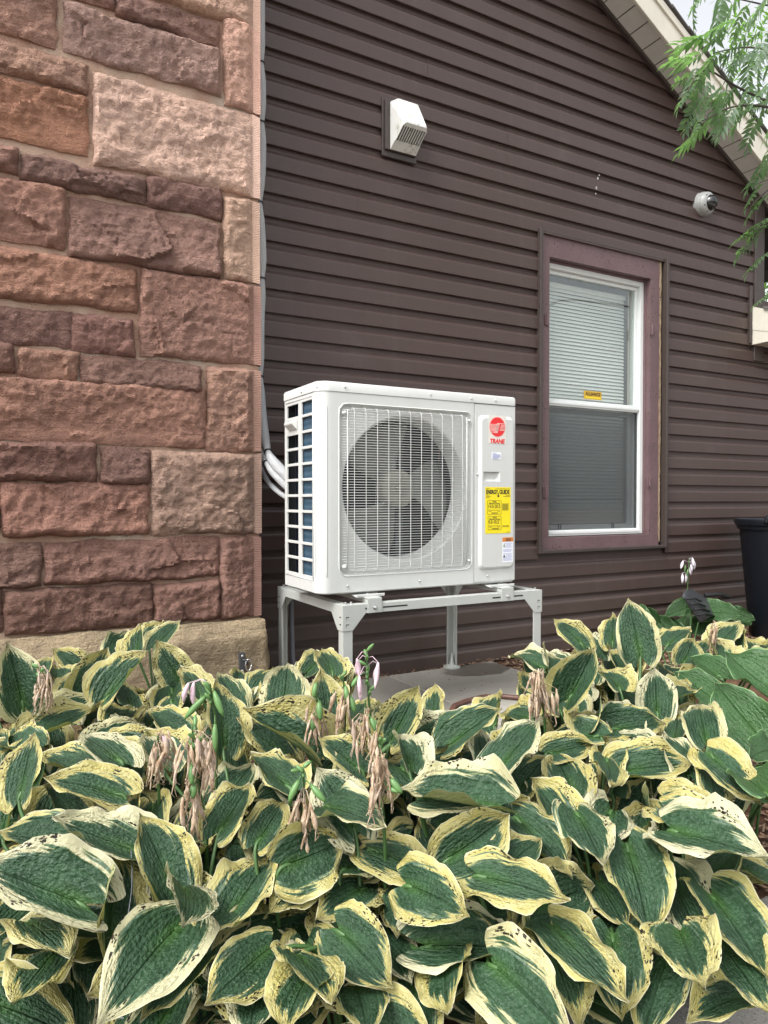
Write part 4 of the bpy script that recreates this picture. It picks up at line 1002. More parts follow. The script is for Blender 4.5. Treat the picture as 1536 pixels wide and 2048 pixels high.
q0, q1 = atY(983.5, 904, SYL), atY(1002, 919, SYL); rect(q0.x, q1.x, q1.z, q0.z, 0, 'small_label', PALE)
b = B()
for i in range(5):
    z_ = lerp(q0.z, q1.z, .34 + .13 * i); b.box(q0.x + .004, q1.x - .004 - (.012 if i == 4 else 0), SYL - .0010, SYL - .0006, z_ - .0013, z_ + .0013)
b.box(q0.x + .004, q0.x + .025, SYL - .0011, SYL - .0006, lerp(q0.z, q1.z, .2), lerp(q0.z, q1.z, .12))
up(b, 'fine_print', INKB)
e0, e1 = atY(970.5, 974, SYL), atY(1021, 1066, SYL); ew, eh = e1.x - e0.x, e0.z - e1.z
rect(e0.x, e1.x, e1.z, e0.z, 0, 'yellow_energy_label', YEL)
ex = lambda f: e0.x + ew * f
ez = lambda f: e0.z - eh * f
text('label_heading', 'ENERGY', lerp(ex(.03), ex(.50), .5), ez(.105), SYL - .0006, .0245, BLACK, unit, bold=.0009, width=ew * .46)
text('label_heading', 'GUIDE', lerp(ex(.54), ex(.96), .5), ez(.105), SYL - .0006, .0245, BLACK, unit, bold=.0009, width=ew * .40)
b = B(); xa = ex(.505); b.prism([Vector((xa - .002, SYL - .0006, ez(.12))), Vector((xa + .002, SYL - .0006, ez(.12))), Vector((xa + .002, SYL - .0006, ez(.185))), Vector((xa - .002, SYL - .0006, ez(.185)))], (0, -.0004, 0)); b.prism([Vector((xa - .0085, SYL - .0006, ez(.182))), Vector((xa + .0085, SYL - .0006, ez(.182))), Vector((xa, SYL - .0006, ez(.222)))], (0, -.0004, 0)); up(b, 'label_arrow', BLACK)
b = B()
def bar(x0, x1, f, h=.0010): b.box(ex(x0), ex(x1), SYL - .0009, SYL - .0005, ez(f) - h, ez(f) + h)
def frame(x0, x1, f0, f1):
    t = .0008
    b.box(ex(x0), ex(x1), SYL - .0009, SYL - .0005, ez(f0) - t, ez(f0) + t); b.box(ex(x0), ex(x1), SYL - .0009, SYL - .0005, ez(f1) - t, ez(f1) + t)
    b.box(ex(x0) - t, ex(x0) + t, SYL - .0009, SYL - .0005, ez(f1) + t, ez(f0) - t); b.box(ex(x1) - t, ex(x1) + t, SYL - .0009, SYL - .0005, ez(f1) + t, ez(f0) - t)
frame(.09, .62, .29, .585); frame(.11, .62, .63, .915)
for f in (.40, .735):
    pass
bar(.11, .58, .495); bar(.13, .58, .835)
for x0, x1, f in ((.13, .24, .525), (.48, .57, .522), (.24, .5, .55), (.24, .48, .568), (.15, .26, .86), (.48, .57, .858), (.27, .52, .885), (.27, .52, .899), (.03, .14, .175), (.03, .22, .20), (.03, .15, .222), (.80, .97, .175), (.70, .97, .20), (.03, .18, .036), (.40, .96, .036), (.66, .93, .835), (.66, .93, .855), (.83, .97, .975)): bar(x0, x1, f)
for i in range(9): bar(.66, .90 if i % 3 else .93, .36 + .017 * i)
up(b, 'fine_print', FAINT)
xm = ex(.355)
text('label_figures', '14.0-20.5', xm, ez(.415), SYL - .0006, .0205, FAINT, unit, bold=.0006, width=ew * .46)
text('label_figures', '9.0-10.2', ex(.33), ez(.752), SYL - .0006, .0205, FAINT, unit, bold=.0006, width=ew * .41)
text('label_text', 'Cooling', xm, ez(.318), SYL - .0006, .0105, FAINT, unit, bold=.0003, width=ew * .15)
text('label_text', 'Efficiency Rating', xm, ez(.355), SYL - .0006, .0105, FAINT, unit, bold=.0003, width=ew * .42)
text('label_text', 'Heating', ex(.37), ez(.658), SYL - .0006, .0105, FAINT, unit, bold=.0003, width=ew * .15)
text('label_text', 'Efficiency Rating', ex(.37), ez(.695), SYL - .0006, .0105, FAINT, unit, bold=.0003, width=ew * .42)
o0, o1_ = atY(1005, 1075, SYL), atY(1026.2, 1083, SYL); rect(o0.x, o1_.x, o1_.z, o0.z, 0, 'warning_label', ORANGE)
b = B()
for f in (.3, .55, .8): b.box(lerp(o0.x, o1_.x, .3), lerp(o0.x, o1_.x, .78), SYL - .0009, SYL - .0005, lerp(o0.z, o1_.z, f) - .0011, lerp(o0.z, o1_.z, f) + .0011)
up(b, 'fine_print', TRIM)
w0, w1 = atY(1005, 1083.6, SYL), atY(1026, 1124, SYL); rect(w0.x, w1.x, w1.z, w0.z, 0, 'warning_label', PALE)
b = B()
for i in range(17):
    f = .06 + i * .052
    if i in (5, 9): continue
    b.box(lerp(w0.x, w1.x, .30 if i in (1, 2, 3, 11, 12) else .06), lerp(w0.x, w1.x, .9 - .12 * (i % 3 == 2)), SYL - .0009, SYL - .0005, lerp(w0.z, w1.z, f) - .0010, lerp(w0.z, w1.z, f) + .0010)
up(b, 'fine_print', INKB)
for f, mt in ((.17, OLIVE), (.69, BLACK)):
    z_ = lerp(w0.z, w1.z, f); x_ = lerp(w0.x, w1.x, .15); b = B(); b.prism([Vector((x_ - .006, SYL - .0006, z_ - .006)), Vector((x_ + .006, SYL - .0006, z_ - .006)), Vector((x_, SYL - .0006, z_ + .008))], (0, -.0004, 0)); up(b, 'warning_triangle', mt)

# ================================================================ STAND
AX0, AX1, AF, AB, AT = 1.156, 2.134, 2.40, 3.09, .4815
stand = thing('equipment_stand', ((AX0 + AX1) / 2, (AF + AB) / 2, 0), 'pale grey steel angle stand with four legs under the heat pump', 'stand')
def beam(a, c, inward):
    a, c = Vector(a), Vector(c); L = (c - a).length; d = (c - a).normalized(); inn = Vector(inward); dn = Vector((0, 0, -1))
    h, g, wd, ws = .036, .098, .043, .098
    P = lambda s_, t: a + d * s_ + dn * t
    b = B(); b.prism([P(0, 0), P(L, 0), P(L, g), P(L - wd, g), P(L - ws, h), P(ws, h), P(wd, g), P(0, g)], inn * .003)
    b.prism([P(.0033, 0) + inn * .0032, P(L - .0033, 0) + inn * .0032, P(L - .0033, 0) + inn * .042, P(.0033, 0) + inn * .042], (0, 0, -.003))
    return b.build('top_beam', STAND, stand, bevel=.0012)
beam((AX0, AF, AT), (AX1, AF, AT), (0, 1, 0)); beam((AX0, AB, AT), (AX1, AB, AT), (0, -1, 0))
beam((AX0, AF + .0033, AT - .0005), (AX0, AB - .0033, AT - .0005), (1, 0, 0)); beam((AX1, AF + .0033, AT - .0005), (AX1, AB - .0033, AT - .0005), (-1, 0, 0))
for x, y, sx, sy in ((AX0, AF, 1, 1), (AX1, AF, -1, 1), (AX0, AB, 1, -1), (AX1, AB, -1, -1)):
    b = B(); x0, y0 = x + sx * .0036, y + sy * .0036
    def bx(xa, xb, ya, yb, z0, z1): b.box(min(xa, xb), max(xa, xb), min(ya, yb), max(ya, yb), z0, z1)
    bx(x0, x0 + sx * .040, y0, y0 + sy * .003, .012, AT - .005); bx(x0, x0 + sx * .003, y0 + sy * .0031, y0 + sy * .040, .012, AT - .005)
    bx(x0 + sx * .034, x0 + sx * .040, y0 + sy * .0031, y0 + sy * .008, .012, AT - .05); bx(x0 + sx * .0031, x0 + sx * .008, y0 + sy * .034, y0 + sy * .040, .012, AT - .05)
    lg = b.build('leg', STAND, stand, bevel=.001)
    b = B(); b.lathe((x0 + sx * .02, y0 + sy * .02, 0.0005), (0, 0, 1), [(0, .044), (.006, .044), (.010, .036), (.016, .014), (.06, .006), (.075, .006)], 24); b.build('foot', STAND, lg, auto=40)
    # square holes in the corner plates, their inner shade drawn as dark strips
    for dz in (.050, .078):
        cxp = x + sx * .020; b = B(); b.box(cxp - .0065, cxp + .0065, y - sy * .0003 - .0003, y - sy * .0003 + .0003, AT - dz - .006, AT - dz + .006); b.build('hole_shading', HOLE_SHADE if dz < 0 else STAND, stand)
        b = B(); b.box(cxp - .0065, cxp + .0065, y - sy * .0008 - .0002, y - sy * .0008 + .0002, AT - dz + .0025, AT - dz + .006); b.box(cxp - .0065, cxp - .0048, y - sy * .0008 - .0002, y - sy * .0008 + .0002, AT - dz - .006, AT - dz + .0024); b.build('hole_shading', HOLE_SHADE, stand)
        cyp = y + sy * .020; b = B(); b.box(x - sx * .0006 - .0003, x - sx * .0006 + .0003, cyp - .006, cyp + .006, AT - dz + .001, AT - dz + .006); b.build('hole_shading', HOLE_SHADE, stand)
def bolt(p, ax, r=.006):
    b = B(); b.lathe(p, ax, [(0, r * 1.5), (.0015, r * 1.5), (.0016, r), (.007, r), (.0085, r * .7), (.0095, .0005)], 12); return b.build('bolt', STEEL, stand, auto=40)
for x in (AX0 + .022, AX0 + .046, AX1 - .022, AX1 - .046):
    for y in (AF + .022, AB - .022): bolt((x, y, AT), (0, 0, 1), .005)
for pa, pb_ in ((735, 763), (1002, 1026)):
    xa, xb = atY(pa, 1215, AF).x, atY(pb_, 1200, AF).x
    b = B(); b.box(xa + .004, xb - .004, AF + .002, AB - .002, AT + .001, AT + .004); b.box(xa + .004, xa + .008, AF + .002, AB - .002, AT + .0041, AT + .019); b.box(xb - .008, xb - .004, AF + .002, AB - .002, AT + .0041, AT + .019)
    b.build('cross_rail', STAND, stand, bevel=.001)
    b = B(); b.box(xa, xb, AF - .0045, AF - .0008, AT - .036, AT + .020); b.box(xa, xb, AF - .0008, AF + .05, AT + .0195, AT + .0225); b.build('rail_clamp', STAND, stand, bevel=.0012)
    bolt(((xa + xb) / 2, AF - .0045, AT - .016), (0, -1, 0))
    # feet of the unit sit on the rails
    for y in (UF + .005, UB - .06):
        b = B(); b.prism([Vector((xa - .035, y - .038, UZ0 - .016)), Vector((xb + .03, y - .038, UZ0 - .016)), Vector((xb + .01, y + .09, UZ0 - .007)), Vector((xa - .02, y + .09, UZ0 - .007))], (0, 0, -.003)); b.box(xa - .035, xb + .03, y - .038, y - .0345, UZ0 - .0158, UZ0 - .008); up(b, 'mounting_foot', WHITE, bevel=.002)
        bolt(((xa + xb) / 2 - .006, y - .016, UZ0 - .0155), (0, 0, 1), .0055)
for p0, p1, py in ((766, 815, 1211), (985, 1001, 1196), (1028, 1046, 1189)):
    xa, xb = atY(p0, py, AF).x, atY(p1, py, AF).x
    b = B(); b.box(xa, xb, AF - .0006, AF - .0002, AT - .021, AT - .015); b.build('slot_shade', HOLE_SHADE, stand)  # shade of the slot, laid on the beam face as a dark strip
b = B(); p_ = atY(732, 1219, AF); b.lathe((p_.x, AF - .0002, AT - .018), (0, -1, 0), [(0, .004), (.0004, .004)], 10); b.build('bolt_hole_shade', HOLE_SHADE, stand)  # dark disc on the face in place of a shaded hole

# ================================================================ LINES BEHIND THE CORNER
def smooth(pts, m=8):
    r = []; n = len(pts)
    for i in range(n - 1):
        p0, p1, p2, p3 = pts[max(0, i - 1)], pts[i], pts[i + 1], pts[min(n - 1, i + 2)]
        for t in range(m):
            u = t / m; r.append(.5 * ((2 * p1) + (p2 - p0) * u + (2 * p0 - 5 * p1 + 4 * p2 - p3) * u * u + (3 * p1 - p0 - 3 * p2 + p3) * u ** 3))
    r.append(pts[-1]); return r
def wrapped(name, pts, ties, r0, r1, mat, label, group):
    path = smooth(pts, 14)
    zs = [p.z for p in path]
    def rad(i):
        d = min([(path[i] - path[t]).length for t in ties] + [9]) if ties else 1
        return lerp(r1, r0, sstep(0, .10, d) ** .7) if ties else r0
    th = thing(name, pts[0], label, 'pipe', group)
    b = B(); b.tube(path, [rad(i) for i in range(len(path))], 14); b.build('insulation', mat, th, smooth=True)
    for t in ties:
        d = (path[min(t + 1, len(path) - 1)] - path[max(t - 1, 0)]).normalized()
        b = B(); b.lathe(path[t], d, [(-.0035, r1 + .001), (-.0035, r1 + .004), (.0035, r1 + .004), (.0035, r1 + .001)], 14); b.build('cable_tie', TIE, th)
tp_ = [(520, -120, 3.20), (520, 60, 3.20), (522, 185, 3.20), (522, 320, 3.2), (518, 405, 3.2), (522, 490, 3.2), (523, 557, 3.2), (519, 640, 3.2), (519, 753, 3.19), (523, 830, 3.15), (532, 890, 3.06), (548, 925, 2.98), (600, 975, 2.86), (640, 1000, 2.82)]
wrapped('insulated_pipe', [atY(*p) for p in tp_], [int(14 * k) for k in (1.5, 2.45, 4, 6, 8, 10.4)], .024, .015, CONDUIT, 'white wrapped line set running down the stone corner, tied with black straps', 'pipes to the heat pump')
tp_ = [(508, 700, 3.22), (512, 850, 3.18), (522, 893, 3.10), (533, 925, 3.02), (553, 952, 2.96), (590, 985, 2.88), (640, 1010, 2.82)]
wrapped('insulated_pipe', [atY(*p) for p in tp_], [14 * 2, 14 * 3], .018, .013, CONDUIT, 'white wrapped pipe bending under the longer one into the heat pump', 'pipes to the heat pump')
tp_ = [(505, 780, 3.23), (512, 900, 3.2), (528, 950, 3.10), (552, 980, 3.0), (590, 1003, 2.90), (640, 1015, 2.84)]
wrapped('cable_conduit', [atY(*p) for p in tp_], [], .011, .011, CONDUIT, 'thin smooth white conduit, lowest of the lines entering the heat pump', 'pipes to the heat pump')
dp = B(); dp.tube(smooth([atY(582, 1150, 3.13), atY(583, 1220, 3.13), atY(585, 1300, 3.13), atY(588, 1360, 3.13)], 4), .011, 12); tag(dp.build('drain_pipe', GREYPVC, smooth=True), 'thin grey drain pipe standing behind the left rear leg of the stand', 'pipe')
# chipped stone flake behind the corner
# ================================================================ BIN AND GARDEN TOOL
bc = Vector((4.70, 2.86, -.055)); bin_ = thing('trash_bin', bc, 'dark navy plastic rubbish bin with a flared rim and scuffed side by the wall', 'bin')
bt = atY(1500, 1042, 2.7).z
prof_ = [(0, .02), (0, .215), (.02, .225), (bt + .055 - .07, .290), (bt + .055 - .068, .305), (bt + .055 - .045, .308), (bt + .055 - .04, .318), (bt + .055 - .012, .325), (bt + .055, .322), (bt + .055, .305), (bt + .055 - .05, .285), (.05, .20), (.05, .01)]
B().lathe(bc, (0, 0, 1), prof_, 40, False).build('body', BIN, bin_, auto=40)
for a0 in (R(205), R(25)):
    c_ = bc + Vector((math.cos(a0) * .318, math.sin(a0) * .318, bt + .055)); t_ = Vector((-math.sin(a0), math.cos(a0), 0))
    pth = [c_ - t_ * .085 + Vector((0, 0, -.02)), c_ - t_ * .078 + Vector((0, 0, .012)), c_ - t_ * .05 + Vector((0, 0, .026)), c_ + t_ * .05 + Vector((0, 0, .026)), c_ + t_ * .078 + Vector((0, 0, .012)), c_ + t_ * .085 + Vector((0, 0, -.02))]
    B().tube(smooth(pth, 4), .014, 8).build('handle', BIN, bin_, smooth=True)
gt = atY(1425, 1215, 2.98); tool = thing('garden_scoop', gt, 'dark grey ribbed plastic garden scoop with a black grip lying beside the bin', 'garden tool')
mp = lambda px, py, Y: atY(px, py, Y)
Ls = []
for i in range(9):
    t = i / 8
    A0 = mp(lerp(1366, 1402, t), lerp(1192, 1245, t), 2.84); A1 = mp(lerp(1372, 1440, t), lerp(1181, 1230, t), 2.98); A2 = mp(lerp(1392, 1478, t), lerp(1184, 1222, t), 3.08); A3 = mp(lerp(1400, 1490, t), lerp(1196, 1246, t), 3.12)
    Ls.append([A0, A0.lerp(A1, .5) + Vector((0, 0, .012)), A1, A1.lerp(A2, .5) + Vector((0, 0, .015)), A2, A3])
b = B(); b.loops(Ls, False); o = b.build('pan', GREYPL, tool, smooth=True); md = o.modifiers.new('s', 'SOLIDIFY'); md.thickness = .006
for t in (.15, .35, .55, .75):
    b = B(); b.tube([mp(lerp(1366, 1402, t) + 3, lerp(1192, 1245, t) - 2, 2.835), mp(lerp(1385, 1422, t), lerp(1189, 1240, t), 2.88), mp(lerp(1395, 1440, t), lerp(1195, 1245, t), 2.93)], .006, 6); b.build('rib', RUBBER, tool, smooth=True)
gp = [mp(1410, 1190, 3.02), mp(1421, 1190, 3.01), mp(1440, 1189, 3.0), mp(1457, 1194, 3.0)]
b = B(); pth = smooth(gp, 8); b.tube(pth, [.013 + .0025 * (i % 2) for i in range(len(pth))], 10); b.build('grip', RUBBER, tool, smooth=True)
# ================================================================ HOSTAS
HT = [(1210, .45), (1250, .43), (1300, .41), (1350, .385), (1450, .335), (1600, .285), (1750, .24), (1900, .16), (2050, .10), (2200, .07)]
def canopy(px, py, off=0.0):
    d = ray(px, py); h = interp(HT, py) + off
    return CAM + d * ((h - CAM.z) / d.z)
WIDTH = [(0, .56), (.04, .78), (.10, .93), (.18, 1.0), (.28, 1.0), (.40, .975), (.53, .90), (.66, .74), (.77, .53), (.85, .33), (.91, .165), (.96, .06), (1, .010)]
LEAVES = []
def leaf(Bp, Tp, W, nrm, plant, mat, crown, seed, cup=.5, droop=.5, wav=1.0, label=None, fine=True, dens=1.0):
    "heart shaped hosta blade from the stalk end Bp to the tip Tp, with its stalk down to the crown"
    rr = random.Random(seed)
    A = Tp - Bp; L = A.length; A.normalize()
    N = (nrm - A * nrm.dot(A)).normalized(); S = N.cross(A)
    ns, nq = (20, 20) if fine else (12, 10)
    b = B(); uv = []; uv2 = []; rn = rr.random()
    ph = [rr.uniform(0, 6.3) for _ in range(6)]
    fold = rr.uniform(.05, .30) * cup * 2 * (1.8 if rr.random() < .08 else 1); twist = rr.uniform(-.35, .35); asym = rr.uniform(-.05, .05); bend = rr.uniform(-.08, .08)
    so_ = Vector((seed * 1.7, seed * .3, 0))
    lobe = rr.uniform(.17, .26); curl = rr.uniform(.5, 1.7) if rr.random() < .22 else 0; cside = rr.choice((-1, 1))
    tipr = rr.uniform(.02, .10)
    def P(s, q):
        aq = abs(q)
        hw = W * .5 * interp(WIDTH, s) * (1 + asym * (1 if q > 0 else -1))
        x = L * s - lobe * L * math.sin(min(1, aq) * math.pi * .62) * (1 - s) ** 4 * 1.25
        y = hw * q
        z = fold * hw * aq * .8 + cup * .30 * hw * aq ** 2.2
        z -= droop * .26 * L * (s - .28) ** 2 * (1 if s > .28 else .6)
        z += tipr * L * max(0, s - .80) ** 1.4 * 3.0
        edge_ = aq ** 4
        if q * cside > 0: z += curl * .16 * hw * max(0, aq - .45) ** 1.6 * 2.4 * math.sin(math.pi * min(1, s * 1.1))
        z += wav * W * .075 * edge_ * math.sin(s * 9 + ph[0] + (2.2 if q > 0 else 0)) * (1 - s ** 3)
        z += wav * W * .030 * edge_ * math.sin(s * 23 + ph[1] + (1.2 if q > 0 else 0))
        z -= .32 * hw * max(0, .16 - s) * 5 * aq ** 2 * (.3 + rr_l)
        # quilted blade
        z += W * .0105 * (1 - edge_) * noise.noise(Vector((q * 6.5, s * 12, seed))) * 2
        z += -W * .010 * abs(math.sin(q * 11)) ** .6 * (1 - s * .6)
        y += bend * L * s * s
        yy, zz = y, z
        tw = twist * (s - .3)
        y = yy * math.cos(tw) - zz * math.sin(tw); z = yy * math.sin(tw) + zz * math.cos(tw)
        return Bp + A * x + S * y + N * z
    rr_l = rr.random()
    for i in range(ns + 1):
        s = (i / ns); s = s ** 1.12
        for j in range(nq + 1):
            q = -1 + 2 * j / nq; q = math.copysign(abs(q) ** .88, q)
            # nibbled margin
            k = 1.0
            if abs(q) > .99: k = 1 + .03 * noise.noise(Vector((s * 16, seed, q))) - .05 * max(0, noise.noise(Vector((s * 34, seed + 3, q))) - .15) * 3
            b.v.append(tuple(P(s, q * k)))
            hwid = interp(WIDTH, s)
            e = min((1 - abs(q)) * hwid * .5, (1 - s) * .9 + .012, .5)
            e = min(e, s * .9 + (1 - min(1, abs(q) * 1.25)) * .35) if s < .25 else e
            uv.append((s, q * .5 + .5)); uv2.append((e, rn))
    for i in range(ns):
        for j in range(nq):
            a = i * (nq + 1) + j; b.f.append((a, a + nq + 1, a + nq + 2, a + 1))
    mi = [0] * len(b.f)
    # stalk
    if crown is not None:
        c0 = Vector(crown) + Vector((rr.uniform(-.03, .03), rr.uniform(-.03, .03), 0))
        mid = Bp.lerp(c0, .45) + Vector((0, 0, .05)) - A * .02
        pth = smooth([Bp - N * .003 + A * .012, Bp - N * .004 - A * .012 - Vector((0, 0, .006)), mid, c0], 4)
        k0 = len(b.v); f0 = len(b.f)
        b.tube(pth, [.0032] + [.0038] * (len(pth) - 3) + [.005, .006], 5, False)
        uv += [(0, .5)] * (len(b.v) - k0); uv2 += [(.5, .3)] * (len(b.v) - k0)
        mi += [1] * (len(b.f) - f0)
    b.uv, b.uv2, b.mi = uv, uv2, mi
    o = b.build('leaf', [mat, STEMG], plant, smooth=True, label=label)
    LEAVES.append([o, [Vector(v) for v in b.v[:(ns + 1) * (nq + 1)]], b.f[:ns * nq]])
    return o

crowns = {  # key: centre pixel, label, plant kind
 'a': (20, 1430, 'variegated hosta at the left frame edge below the stone base'),
 'b': (185, 1390, 'variegated hosta with tall cupped leaves against the tan stone base'),
 'c': (320, 1330, 'small variegated hosta peeping above the base stone beside the hasp'),
 'd': (455, 1440, 'variegated hosta with seed pods just below the hasp'),
 'e': (600, 1450, 'broad variegated hosta in front of the left front stand leg'),
 'f': (150, 1560, 'variegated hosta with narrow folded leaves at the left, second row up'),
 'g': (240, 1510, 'variegated hosta behind the big withered flower cluster at left'),
 'h': (480, 1640, 'variegated hosta with wide yellow margins under the pair of pods'),
 'i': (690, 1610, 'large yellow edged hosta at the centre beside the tall withered spike'),
 'j': (830, 1480, 'variegated hosta pushing up in front of the bare slab'),
 'k': (80, 1760, 'hosta with one large plain green leaf at the left edge'),
 'l': (310, 1780, 'variegated hosta with a big upright dark leaf at left of centre'),
 'm': (380, 1900, 'variegated hosta at front left with the largest flat leaf'),
 'n': (560, 1800, 'variegated hosta with a round dished leaf in the middle front'),
 'o': (690, 1940, 'front hosta with a small white sided heart shaped leaf'),
 'p': (850, 1800, 'variegated hosta with a torn grey leaf at the centre front'),
 'q': (900, 1650, 'variegated hosta with a broad dark leaf below the hose'),
 'r': (1070, 1570, 'hosta with a folded cream leaf right of centre'),
 's': (1060, 1790, 'variegated hosta with a huge dark leaf right of centre front'),
 't': (1060, 1980, 'front hosta with long cream leaves drooping to the path'),
 'u': (1150, 1410, 'variegated hosta by the right front stand leg with a dry flower head'),
 'v': (1260, 1290, 'tall variegated hosta under the window with one high pointed leaf'),
 'w': (1310, 1430, 'variegated hosta with heavily spotted margins left of the plain green one'),
 'x': (1450, 1285, 'pale cream hosta in the back row near the bin'),
 'y': (1230, 1630, 'hosta with a holed round leaf in the right middle'),
 'z': (1390, 1620, 'variegated hosta with pointed spotted leaves at right'),
 'A': (1260, 1850, 'variegated hosta spilling onto the concrete path at lower right'),
 'B': (1430, 1790, 'long leaved variegated hosta beside the bare mulch at lower right'),
 'G': (1520, 1440, 'plain green hosta with the biggest glossy leaves at the right edge'),
 'H': (1390, 1240, 'plain green hosta with a white flower stalk behind, near the bin'),
}
PL = {}; CR = {}
for k_, (px, py, lab) in crowns.items():
    c_ = canopy(px, py); dirv = Vector((FWD.x, FWD.y, 0)).normalized()
    c_ = c_ + dirv * .10; c_.z = -.05
    if k_ == 'H': c_ = c_ - dirv * .05
    PL[k_] = thing('hosta', c_, lab, 'hosta', 'hostas in the planting bed'); CR[k_] = c_
LV = """
46 1436 18 1312 100;165 1318 100 1272 46;167 1384 221 1282 92;232 1315 252 1247 66;275 1318 276 1261 42;300 1283 322 1243 40;312 1292 360 1240 40
362 1362 308 1277 78;215 1412 300 1316 56;117 1345 110 1313 50;100 1432 195 1381 58;70 1462 193 1410 42;192 1480 294 1428 62;268 1546 239 1462 92
240 1552 172 1493 52;168 1556 80 1514 50;40 1620 65 1490 62;5 1640 26 1530 62;240 1612 94 1566 70;150 1640 84 1558 46;264 1636 264 1579 58
60 1500 0 1480 52;50 1455 -10 1440 42;345 1380 333 1440 60;365 1470 294 1410 60;405 1400 362 1334 50;228 1430 270 1407 40;330 1560 290 1490 60
565 1436 582 1343 108;655 1465 645 1340 80;664 1359 644 1310 52;448 1507 437 1378 78;470 1389 457 1348 34;575 1510 473 1425 66;618 1515 492 1411 74
489 1408 519 1365 32;577 1600 503 1531 48;720 1560 637 1492 66;705 1663 640 1540 120;590 1575 520 1515 66;439 1589 505 1500 76;440 1671 508 1572 86
712 1552 703 1471 86;517 1690 571 1605 92;653 1649 760 1685 46;700 1440 735 1390 48
155 1695 -8 1660 82;271 1708 104 1644 66;345 1778 277 1622 114;164 1845 -40 1762 140;225 1885 222 1690 74;189 1855 14 1847 58;357 1885 200 2065 160
410 1925 287 2050 60;-30 2010 175 2075 130;20 1900 158 1985 92;369 1814 383 1880 66;60 1870 130 1930 60
463 1830 548 1708 98;569 1746 689 1700 150;612 1850 633 1989 124;678 1877 790 1978 130;538 1915 416 2024 126;690 1720 760 1705 46;722 2035 880 2090 160
599 1950 657 2030 34;620 1985 560 2090 84;660 1820 672 1730 60
783 1498 844 1396 86;830 1495 941 1428 66;841 1549 923 1489 68;967 1560 953 1462 50;1000 1555 1080 1462 76;850 1612 995 1608 68;896 1733 1024 1650 126
1000 1750 1082 1676 82;1137 1637 1057 1533 82;1010 1620 975 1535 46;985 1632 803 1604 40;1035 1640 1150 1752 72;1068 1785 1197 1752 152;814 1790 938 1838 132
745 1685 895 1733 80;850 1885 1055 1880 122;960 1790 1138 1833 98;985 1970 1140 2110 170;1111 1882 1247 2033 88;1095 1885 1168 2060 66;760 1430 790 1385 40;870 1490 905 1432 74;905 1515 1000 1445 62;960 1530 1012 1455 62;780 1475 758 1402 62;1020 1510 1062 1430 62;880 1550 962 1478 72;820 1560 800 1490 66;720 1500 750 1425 60
1228 1855 1237 2020 150;1360 1900 1395 2010 150;1253 1694 1308 1875 126;1340 1712 1430 1890 106;1426 1782 1550 1945 100;1345 1692 1530 1750 84;1370 1640 1482 1700 82
1336 1628 1475 1705 60;1225 1605 1190 1668 112;1155 1650 1206 1745 92;1432 1885 1555 2030 92;1500 1985 1370 2020 66
1165 1302 1111 1244 50;1192 1297 1145 1253 42;1224 1294 1226 1232 42;1279 1330 1257 1218 86;1247 1336 1218 1286 42;1334 1290 1382 1252 38;1366 1323 1392 1277 58
1437 1297 1474 1245 52;1470 1302 1477 1255 46;1518 1297 1492 1258 40;1540 1315 1498 1305 38;1140 1420 1194 1321 80;1314 1420 1312 1322 84;1250 1452 1206 1381 58
1240 1385 1206 1342 52;1330 1340 1325 1300 34;1350 1402 1382 1384 42;1389 1439 1410 1394 48;1228 1452 1332 1438 62;1347 1474 1363 1412 46;1245 1530 1387 1511 72
1195 1480 1097 1470 42;1147 1571 1103 1498 92;1412 1495 1395 1420 86;1400 1530 1385 1455 62;1420 1532 1517 1630 82;1324 1636 1292 1565 40;1335 1592 1450 1622 72
1215 1540 1228 1592 48;1075 1400 1045 1350 46;1101 1361 1095 1326 42;1085 1322 1018 1293 26;1135 1342 1087 1294 42;1180 1345 1165 1310 38;1175 1465 1200 1420 44
1290 1500 1220 1470 60;1120 1420 1085 1372 50;1440 1330 1425 1290 46;1060 1440 1000 1425 44;1120 1495 1060 1470 50;1500 1330 1540 1290 44
"""
GV = """
1520 1475 1425 1366 112;1575 1405 1440 1306 74;1434 1380 1344 1324 48;1440 1352 1378 1313 38;1550 1560 1478 1545 74;1550 1505 1500 1508 46;1530 1620 1470 1580 60
"""
HV = """
1405 1226 1484 1222 38;1378 1214 1328 1232 36;1285 1235 1262 1214 28;1312 1246 1285 1222 36;1338 1262 1305 1230 38;1402 1256 1345 1243 38;1470 1228 1510 1240 32;1420 1262 1450 1230 36;1360 1262 1330 1246 36;1470 1255 1500 1236 30
"""
def parse(t): return [tuple(float(v) for v in r.split()) for r in t.replace('\n', ';').split(';') if r.strip()]
seed = 11; placed = []
